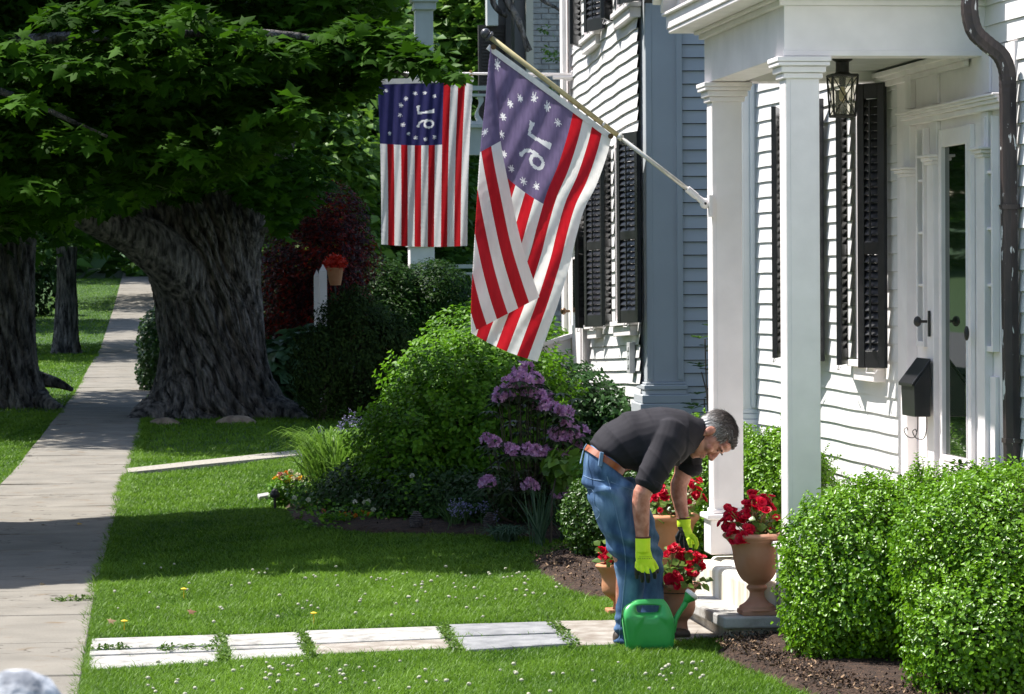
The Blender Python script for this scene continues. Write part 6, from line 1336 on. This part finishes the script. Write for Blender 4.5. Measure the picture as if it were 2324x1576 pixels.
for p, r0, r1 in (([(440, 640, 43.4), (370, 575, 43.0), (300, 532, 42.7), (235, 510, 42.4), (150, 480, 42)], .44, .12), ([(420, 500, 43.6), (400, 380, 43.5), (360, 250, 43)], .48, .25), ([(540, 500, 43.6), (590, 380, 43.5), (640, 240, 43), (700, 60, 42)], .45, .22), ([(480, 480, 44), (490, 300, 44), (470, 100, 44)], .5, .3)):
    Q = catmull([onY(*q) for q in p], 6); lb.tube(Q, list(np.linspace(r0, r1, len(Q))), 14)
lb.v = [tuple(np.array(v)+.04*np.array([NZ(v[0]*7, v[2]*7), NZ(v[1]*7, v[2]*7), 0])) for v in lb.v]; lb.build('limb', BARK, mp_, smooth=True)
for i, (x, y, s) in enumerate(((372, 950, .16), (535, 938, .20))):
    q = onY(x, y, 41.9); m = MB(); m.ell((q[0], q[1], .05), (s*1.35, s*.7, s*.55), n=18); m.v = [tuple(np.array(v)+.02*np.array([NZ(v[0]*12, v[2]*12), 0, NZ2(v[0]*12, v[1]*12)])) for v in m.v]; m.build('bare_root', mat('bare_wood', (.17, .12, .085), (.36, .27, .19), rough=.8, scale=9), mp_, smooth=True)
C = inside(2300, (.6, 44.0, 7.6), (6.6, 7.2, 5.3)); 
MAXB = ([-400, 0, 110, 170, 205, 240, 330, 420, 500, 560, 640, 700, 760, 860, 1100, 1250], [640, 640, 600, 600, 520, 500, 482, 470, 462, 478, 555, 520, 430, 300, 60, -60]); C = C[(C[:, 2] > 2.3) & (C[:, 1] > 36.6)]
crown_leaves(mp_, C, 30, .6, .165, TM, MAPL, tab=MAXB, xr=([-200, 0, 130, 190, 430, 470, 520], [905, 915, 880, 650, 640, 700, 740]))
# low foliage sprays in front of the trunk
q = np.array([onY(random.uniform(250, 720), random.uniform(330, 540), random.uniform(39.5, 42.8)) for _ in range(230)]); crown_leaves(mp_, q, 18, .34, .15, TM, MAPL, 'foliage', tab=MAXB)
# left trunks
m2 = thing('maple_tree', 'old maple with broad dark trunk cut by the left edge of the picture', 'tree', (-1.9, 46.5, 0), 'old street maples')
trunk_px('trunk', [(940, -110, 128), (915, -95, 112), (880, -85, 98), (820, -72, 88), (740, -62, 82), (660, -55, 80), (560, -52, 82), (440, -60, 96)], 47.0, m2, nr=120)
rt = MB(); Q = catmull([onY(90, 905, 46.7), onY(125, 925, 46.3)*[1, 1, 1], onY(160, 940, 45.9)], 5); rt.tube(Q, list(np.linspace(.14, .04, len(Q))), 8); rt.build('root', BARK, m2, smooth=True); rt = MB(); Q = catmull([onY(85, 860, 47.5), onY(130, 870, 47.4), onY(165, 885, 47.3)], 5); rt.tube(Q, list(np.linspace(.12, .03, len(Q))), 8); rt.build('root', BARK, m2, smooth=True)
C = inside(900, (-2.8, 47.5, 7.2), (4.6, 6.2, 5)); C = C[(C[:, 2] > 2.2)]; crown_leaves(m2, C, 20, .6, .22, TM, MAPL, tab=([-400, 60, 115, 200, 400], [645, 645, 605, 600, 500]))
m3 = thing('maple_tree', 'slimmer maple trunk farther up the street left of the sidewalk', 'tree', (-1.7, 76, 0), 'old street maples')
trunk_px('trunk', [(818, 108, 190), (795, 116, 182), (760, 120, 179), (700, 124, 178), (640, 128, 174), (560, 128, 176)], 74.0, m3, nr=90)
C = inside(900, (-3.0, 76, 8.5), (5.0, 8, 7.0)); C = C[(C[:, 2] > 2.4)]; crown_leaves(m3, C, 22, .8, .26, TM, MAPL, tab=([-400, 100, 150, 180, 240, 268, 285, 330, 420, 700, 880, 900], [640, 625, 615, 650, 665, 665, 610, 575, 560, 420, 200, -400]))
m4 = thing('maple_tree', 'distant maple closing the view up the sidewalk', 'tree', (3.2, 112, 0), 'old street maples')
m_ = MB(); m_.tube([(2.6, 112, .5), (2.6, 112, 5)], [.45, .35], 12); m_.build('trunk', BARK, m4)
C = inside(1100, (2.4, 112, 8.0), (8, 10, 6.6)); C = C[(C[:, 2] > 2.0)]; crown_leaves(m4, C, 20, 1.0, .40, TQ, MAPL, tab=([-400, 200, 262, 350, 420, 800, 850], [640, 640, 634, 634, 600, 500, -400]))
# nearer maple: trunk out of frame to the left, branches hang over the sidewalk
m1 = thing('maple_tree', 'nearer maple whose leafy branches hang into the top left of the view', 'tree', (-4.6, 25.5, 0), 'old street maples')
t_ = MB(); t_.tube(catmull([(-4.6, 25.5, -.1), (-4.6, 25.5, 1.2), (-4.5, 25.4, 4), (-4.3, 25.3, 8)], 4), list(np.linspace(.62, .35, 13)), 20); t_.build('trunk', BARK, m1, smooth=True)
lb = MB()
for p in ([(-4.5, 25.4, 3.4), (-2.4, 24.8, 3.6), (-.3, 24.4, 3.75), (1.2, 24.4, 3.75), (2.0, 24.3, 3.45)], [(-4.5, 25.4, 5.6), (-2.5, 26.6, 6.2), (-.5, 27.2, 6.3), (.9, 27.4, 5.6)], [(-4.5, 25.4, 3.2), (-2.6, 24.6, 3.5), (-1.2, 24.2, 3.4), (-.2, 24, 3.0)], [(-4.4, 25.3, 6), (-2.5, 24.6, 7.2), (-.5, 24.5, 7.4)]):
    Q = catmull(p, 6); lb.tube(Q, list(np.linspace(.075, .012, len(Q))), 8)
lb.build('limb', BARK, m1, smooth=True)
C = inside(3000, (-1.4, 26.0, 4.9), (4.6, 3.9, 2.7)); C = C[(C[:, 2] > 2.35) & (C[:, 2] < .9+(4.4-C[:, 0])*2.0)]; crown_leaves(m1, C, 44, .46, .115, TM, MAPL, tab=MAXA, xr=XRA, sh=SHA)
C = inside(1000, (-1.6, 26.0, 6.4), (4.2, 3.8, 2.6)); C = C[(C[:, 2] > 4.3) & (C[:, 2] < .9+(4.4-C[:, 0])*2.0)]; crown_leaves(m1, C, 24, .55, .20, TM, MAPL, 'upper_crown', tab=MAXA, xr=XRA, sh=SHA)  # upper leaves out of view, added for shade and shaped by their shadow
def tier(pts, Y0, Y1, n, r=.22, k=30, size=.125):
    Y0 += max(0, 23.2-Y0)*.85; Y1 += max(0, 24.2-Y1)*.85
    Cs = []
    for i in range(len(pts)-1):
        for _ in range(n): t = random.random(); x = pts[i][0]*(1-t)+pts[i+1][0]*t+random.gauss(0, 10); y = pts[i][1]*(1-t)+pts[i+1][1]*t+random.gauss(0, 8); Cs.append(onY(x, y, random.uniform(Y0, Y1)))
    crown_leaves(m1, np.array(Cs), k, r, size, TM, MAPL, 'spray', flat=.3, droop=.7, tab=MAXA, xr=XRA)
for px_, py_, n_ in ((150, 45, 5), (250, 25, 6), (330, 80, 7), (410, 40, 6), (470, 100, 6), (540, 55, 4), (200, 120, 5), (95, 160, 4), (300, 150, 4), (40, 230, 3), (410, 165, 4), (520, 150, 3), (640, 240, 2), (150, 300, 2), (60, 420, 2), (430, 330, 2), (560, 300, 3), (240, 420, 2), (20, 90, 3), (130, 560, 2), (460, 440, 2)):
    tier([(px_-35, py_+random.uniform(-22, 22)), (px_+35, py_+random.uniform(-22, 22))], 22.4, 23.6, n_, r=.21, k=22)
tier([(500, 100), (640, 120), (760, 110), (880, 130), (980, 150), (1040, 185)], 23.9, 24.8, 8, r=.2)
tier([(760, 60), (880, 70), (930, 100), (1000, 140)], 24.2, 25.2, 9, r=.2)
tier([(560, 220), (700, 250), (800, 210), (880, 170), (960, 165)], 24.2, 25.5, 8, r=.2)
# ================================================================== BACKGROUND
def bigtree(label, c, r, n, lm, size=.33, clipt=None, k=16, name='leafy_tree', trunk=True):
    t = thing(name, label, 'tree', (c[0], c[1], 0), 'trees beyond the gardens'); C = inside(n, c, r, shell=.5); C = C[C[:, 2] > .4]
    if clipt is not None: C = clipA(C, clipt, 6)
    crown_leaves(t, C, k, .75, size, TQ, lm, flat=.5)
    if trunk: m = MB(); m.tube(catmull([(c[0], c[1], 0), (c[0]+.1, c[1], c[2]*.5), (c[0], c[1], c[2])], 4), list(np.linspace(.35, .12, 9)), 10); m.build('trunk', BARK, t)
BGL = leafmat('bg_leaf', (.035, .10, .010), (.16, .29, .030), rough=.5, trans=.35); BGD = leafmat('bg_leaf_dark', (.020, .060, .010), (.08, .17, .022), rough=.5, trans=.3)
bigtree('bright green tree right behind the white porch column', (7.3, 70, 6.0), (2.4, 3.0, 4.8), 900, BGL)
bigtree('mid green tree behind the left flag', (4.2, 64, 3.6), (2.2, 2.5, 3.4), 800, BGD)
bigtree('bright green tree glimpsed between the big maple and the left flag', (2.7, 60, 3.4), (1.7, 2.0, 2.6), 650, BGL, size=.26)
bigtree('tall dark tree behind the red maple', (3.1, 72, 5.0), (1.7, 3, 4.6), 700, BGD)
bigtree('dense tree filling the gap beside the brick house', (9.3, 84, 6.5), (3.6, 3, 6), 900, BGL)
bigtree('tree behind the columned porch', (5.6, 76, 4), (3, 3, 4.2), 800, BGD)
bigtree('tall tree up the left side of the street', (-6.5, 95, 7), (5, 6, 7), 900, BGD)
for k, (x, y, r_) in enumerate(((-15, 14, 4.5), (-17, 24, 5), (-16, 36, 5), (-18, 50, 5.5), (-15, 3, 4.5))):
    bigtree('unseen broad green tree added across the street, number %s from the viewer' % ['second', 'third', 'fourth', 'fifth', 'first'][k], (x, y, 5.5), (r_, r_+.8, 5.2), 420, BGD, size=.5)  # added out of view to darken the door reflection and block sky light
rd = MB(); rd.hexa([(-11.5, -25, -.06), (-5.5, -25, -.06), (-5.5, 95, .3), (-11.5, 95, .3), (-11.5, -25, .004), (-5.5, -25, .004), (-5.5, 95, .42), (-11.5, 95, .42)]); tag(rd.build('road', mat('asphalt', (.045, .045, .048), (.07, .07, .072), rough=.9, scale=30), loc=(-8, 20, 0)), 'asphalt street beyond the left lawn', kind='structure')
w_ = thing('far_wood', 'wall of trees', 'wood', (0, 0, 0)); bpy.data.objects.remove(w_)
C = np.stack([rng.uniform(-45, 60, 3800), rng.uniform(135, 150, 3800), rng.uniform(0, 26, 3800)], 1); P, o = sprays(C, 12, 2.0, .6, .4); n = len(P)
q = leaves('far_wood', P, np.array([0, -.3, 1.])+rv(n, .5), o+rv(n, .4), 1.1, TQ, BGD, loc=(0, 140, 0)); tag(q, 'dark wood closing the end of the street', 'wood', kind='stuff')
# columned porch house
def columned():
    Y = 55.0; r = thing('columned_house', 'grey white house with tall square columns and scroll cut balustrades behind the flags', 'house', (5.5, Y, 0)); G = mat('porch_grey', (.50, .51, .50), (.42, .43, .42), rough=.6, scale=3)
    WF = Fr((0, 0, 0), (1, 0, 0), (0, -1, 0))
    def bx(m, x0, x1, y0, y1, Ya, Yb, mi=0): a, b = onY(x0, y1, Ya), onY(x1, y0, Ya); m.box(WF, a[0], b[0], -Yb, -Ya, a[2], b[2], mi)
    for xa, xb, Yc in ((947, 983, Y),):
        m = MB(); bx(m, xa, xb, 22, 556, Yc, Yc+.3); bx(m, xa-7, xb+7, 4, 22, Yc-.06, Yc+.36); bx(m, xa-12, xb+12, -6, 4, Yc-.1, Yc+.4); o = m.build('column', G, r, bevel=.012)
        m = MB(); bx(m, xa-15, xb+3, 560, 720, Yc-.05, Yc+.4); bx(m, xa-20, xb+8, 553, 561, Yc-.1, Yc+.45); m.build('pedestal', WHITE, o, bevel=.01)
    m = MB(); bx(m, 880, 1200, -40, -7, Y-.05, Y+.4); m.build('porch_beam', G, r)
    m = MB(); bx(m, 984, 1137, 290, 352, Y, Y+.25); bx(m, 984, 1137, 283, 290, Y-.08, Y+.3); m.build('balcony_floor', G, r)
    for y0, y1, nm in ((195, 283, 'balustrade'), (600, 700, 'balustrade')):
        xs0, xs1 = (1000, 1137) if y0 < 300 else (984, 1137); m = MB(); bx(m, xs0, xs1, y0, y0+10, Y-.02, Y+.14); bx(m, xs0, xs1, y0+18, y0+24, Y, Y+.10); bx(m, xs0, xs1, y1-8, y1, Y, Y+.10)
        x = xs0+12
        while x < xs1-10:   # sawn wavy balusters
            L_ = []; R_ = []
            for k in range(13): t = k/12; y = y0+24+(y1-8-y0-24)*t; c = x+5*math.sin(t*6.283+.4); w = 4.6+2.6*math.cos(t*6.283*1); L_.append(onY(c-w, y, Y+.04)); R_.append(onY(c+w, y, Y+.04))
            m.prism(L_+R_[::-1], (0, .03, 0)); x += 25
        m.build(nm, G, r)
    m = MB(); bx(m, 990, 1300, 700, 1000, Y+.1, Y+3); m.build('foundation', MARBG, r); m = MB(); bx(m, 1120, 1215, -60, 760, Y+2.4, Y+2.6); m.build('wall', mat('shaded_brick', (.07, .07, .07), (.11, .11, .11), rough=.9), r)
    # tall dark shutters
    m = MB(); BR = mat('brown_shutter', (.022, .018, .018), (.035, .028, .026), rough=.6); x0, x1 = 1086, 1132
    bx(m, 1088, 1150, 57, 350, Y+2.2, Y+2.32); 
    for k in range(36): y = 70+k*7.6; bx(m, 1094, 1144, y, y+4, Y+2.16, Y+2.19)
    m.build('shutter', BR, r); m = MB(); bx(m, 1150, 1205, -40, 350, Y+2.0, Y+2.12); m.build('shutter', BR, r)
    m = MB(); bx(m, 1106, 1130, -40, 58, Y+2.0, Y+2.3); m.build('window_trim', G, r)
columned()
def brick_house():
    Y = 44.0; r = thing('brick_house', 'grey painted brick house with pale corner trim behind the nearer flag pole', 'house', (5.6, Y, 0)); WF = Fr((0, 0, 0), (1, 0, 0), (0, -1, 0)); x0, x1 = onY(1212, 300, Y)[0], onY(1330, 300, Y)[0]
    m = MB(); m.box(WF, x0, x1, -Y-2, -Y-.02, 0, 8)
    z = .0; k = 0; G = mat('grey_brick', (.30, .305, .31), (.42, .42, .42), rough=.85, scale=9, bump=.5, bscale=60)
    while z < 7.2:
        x = x0+.0-(.1 if k % 2 else 0)
        while x < x1: a = max(x, x0); m.box(WF, a, min(x+.2, x1), -Y, -Y+.012+random.uniform(-.004, .006), z, z+.064); x += .212
        z += .075; k += 1
    m.build('wall', G, r); m = MB(); m.box(WF, x0-.10, x0-.002, -Y-.3, -Y+.03, 0, 8); m.build('corner_trim', mat('cream_trim', (.55, .52, .44), rough=.7), r)
    m = MB(); m.box(WF, x0-.24, x0-.101, -Y-.5, -Y-.1, 0, 8); m.build('drain_board', mat('grey_trim', (.12, .12, .12), rough=.7), r)
brick_house()
def loose_branch():
    r = thing('bare_branch', 'dark bare branch hanging in front of the grey brick house', 'branch', onY(1170, 60, 38)*[1, 1, 0]); Y = 38; m = MB()
    for p, a, b in (([(1110, -160), (1125, -60), (1150, 0), (1175, 45), (1188, 80), (1205, 115)], .07, .02), ([(1120, -60), (1118, 0), (1132, 25), (1152, 38)], .04, .03), ([(1200, -40), (1230, 0), (1268, 22), (1300, 60)], .03, .012), ([(1188, 80), (1194, 110), (1200, 118)], .025, .012), ([(1090, -900), (1100, -400), (1110, -160)], .12, .07), ([(1110, -160), (1160, -100), (1200, -40)], .05, .03)):
        Q = catmull([onY(x, y, Y) for x, y in p], 5); m.tube(Q, list(np.linspace(a, b, len(Q))), 8)
    b0 = onY(1090, -900, Y); m.tube([(b0[0]+.2, Y+.3, 0), b0], [.2, .12], 10) if False else None
    m.build('limb', BARK, r, smooth=True)
    C = np.array([onY(x+random.gauss(0, 5), y+random.gauss(0, 5), Y+random.uniform(-.2, .2)) for x, y in [(1242, 118), (1258, 125), (1265, 135), (1250, 140), (1238, 215), (1250, 225), (1262, 232), (1246, 240), (1262, 215), (1240, 60)]]); crown_leaves(r, C, 14, .09, .07, TS, BGL, 'foliage')
# the branch belongs to a tree standing behind the far house
loose_branch()
print('objects', len(bpy.data.objects), 'faces', sum(len(m.polygons) for m in bpy.data.meshes))
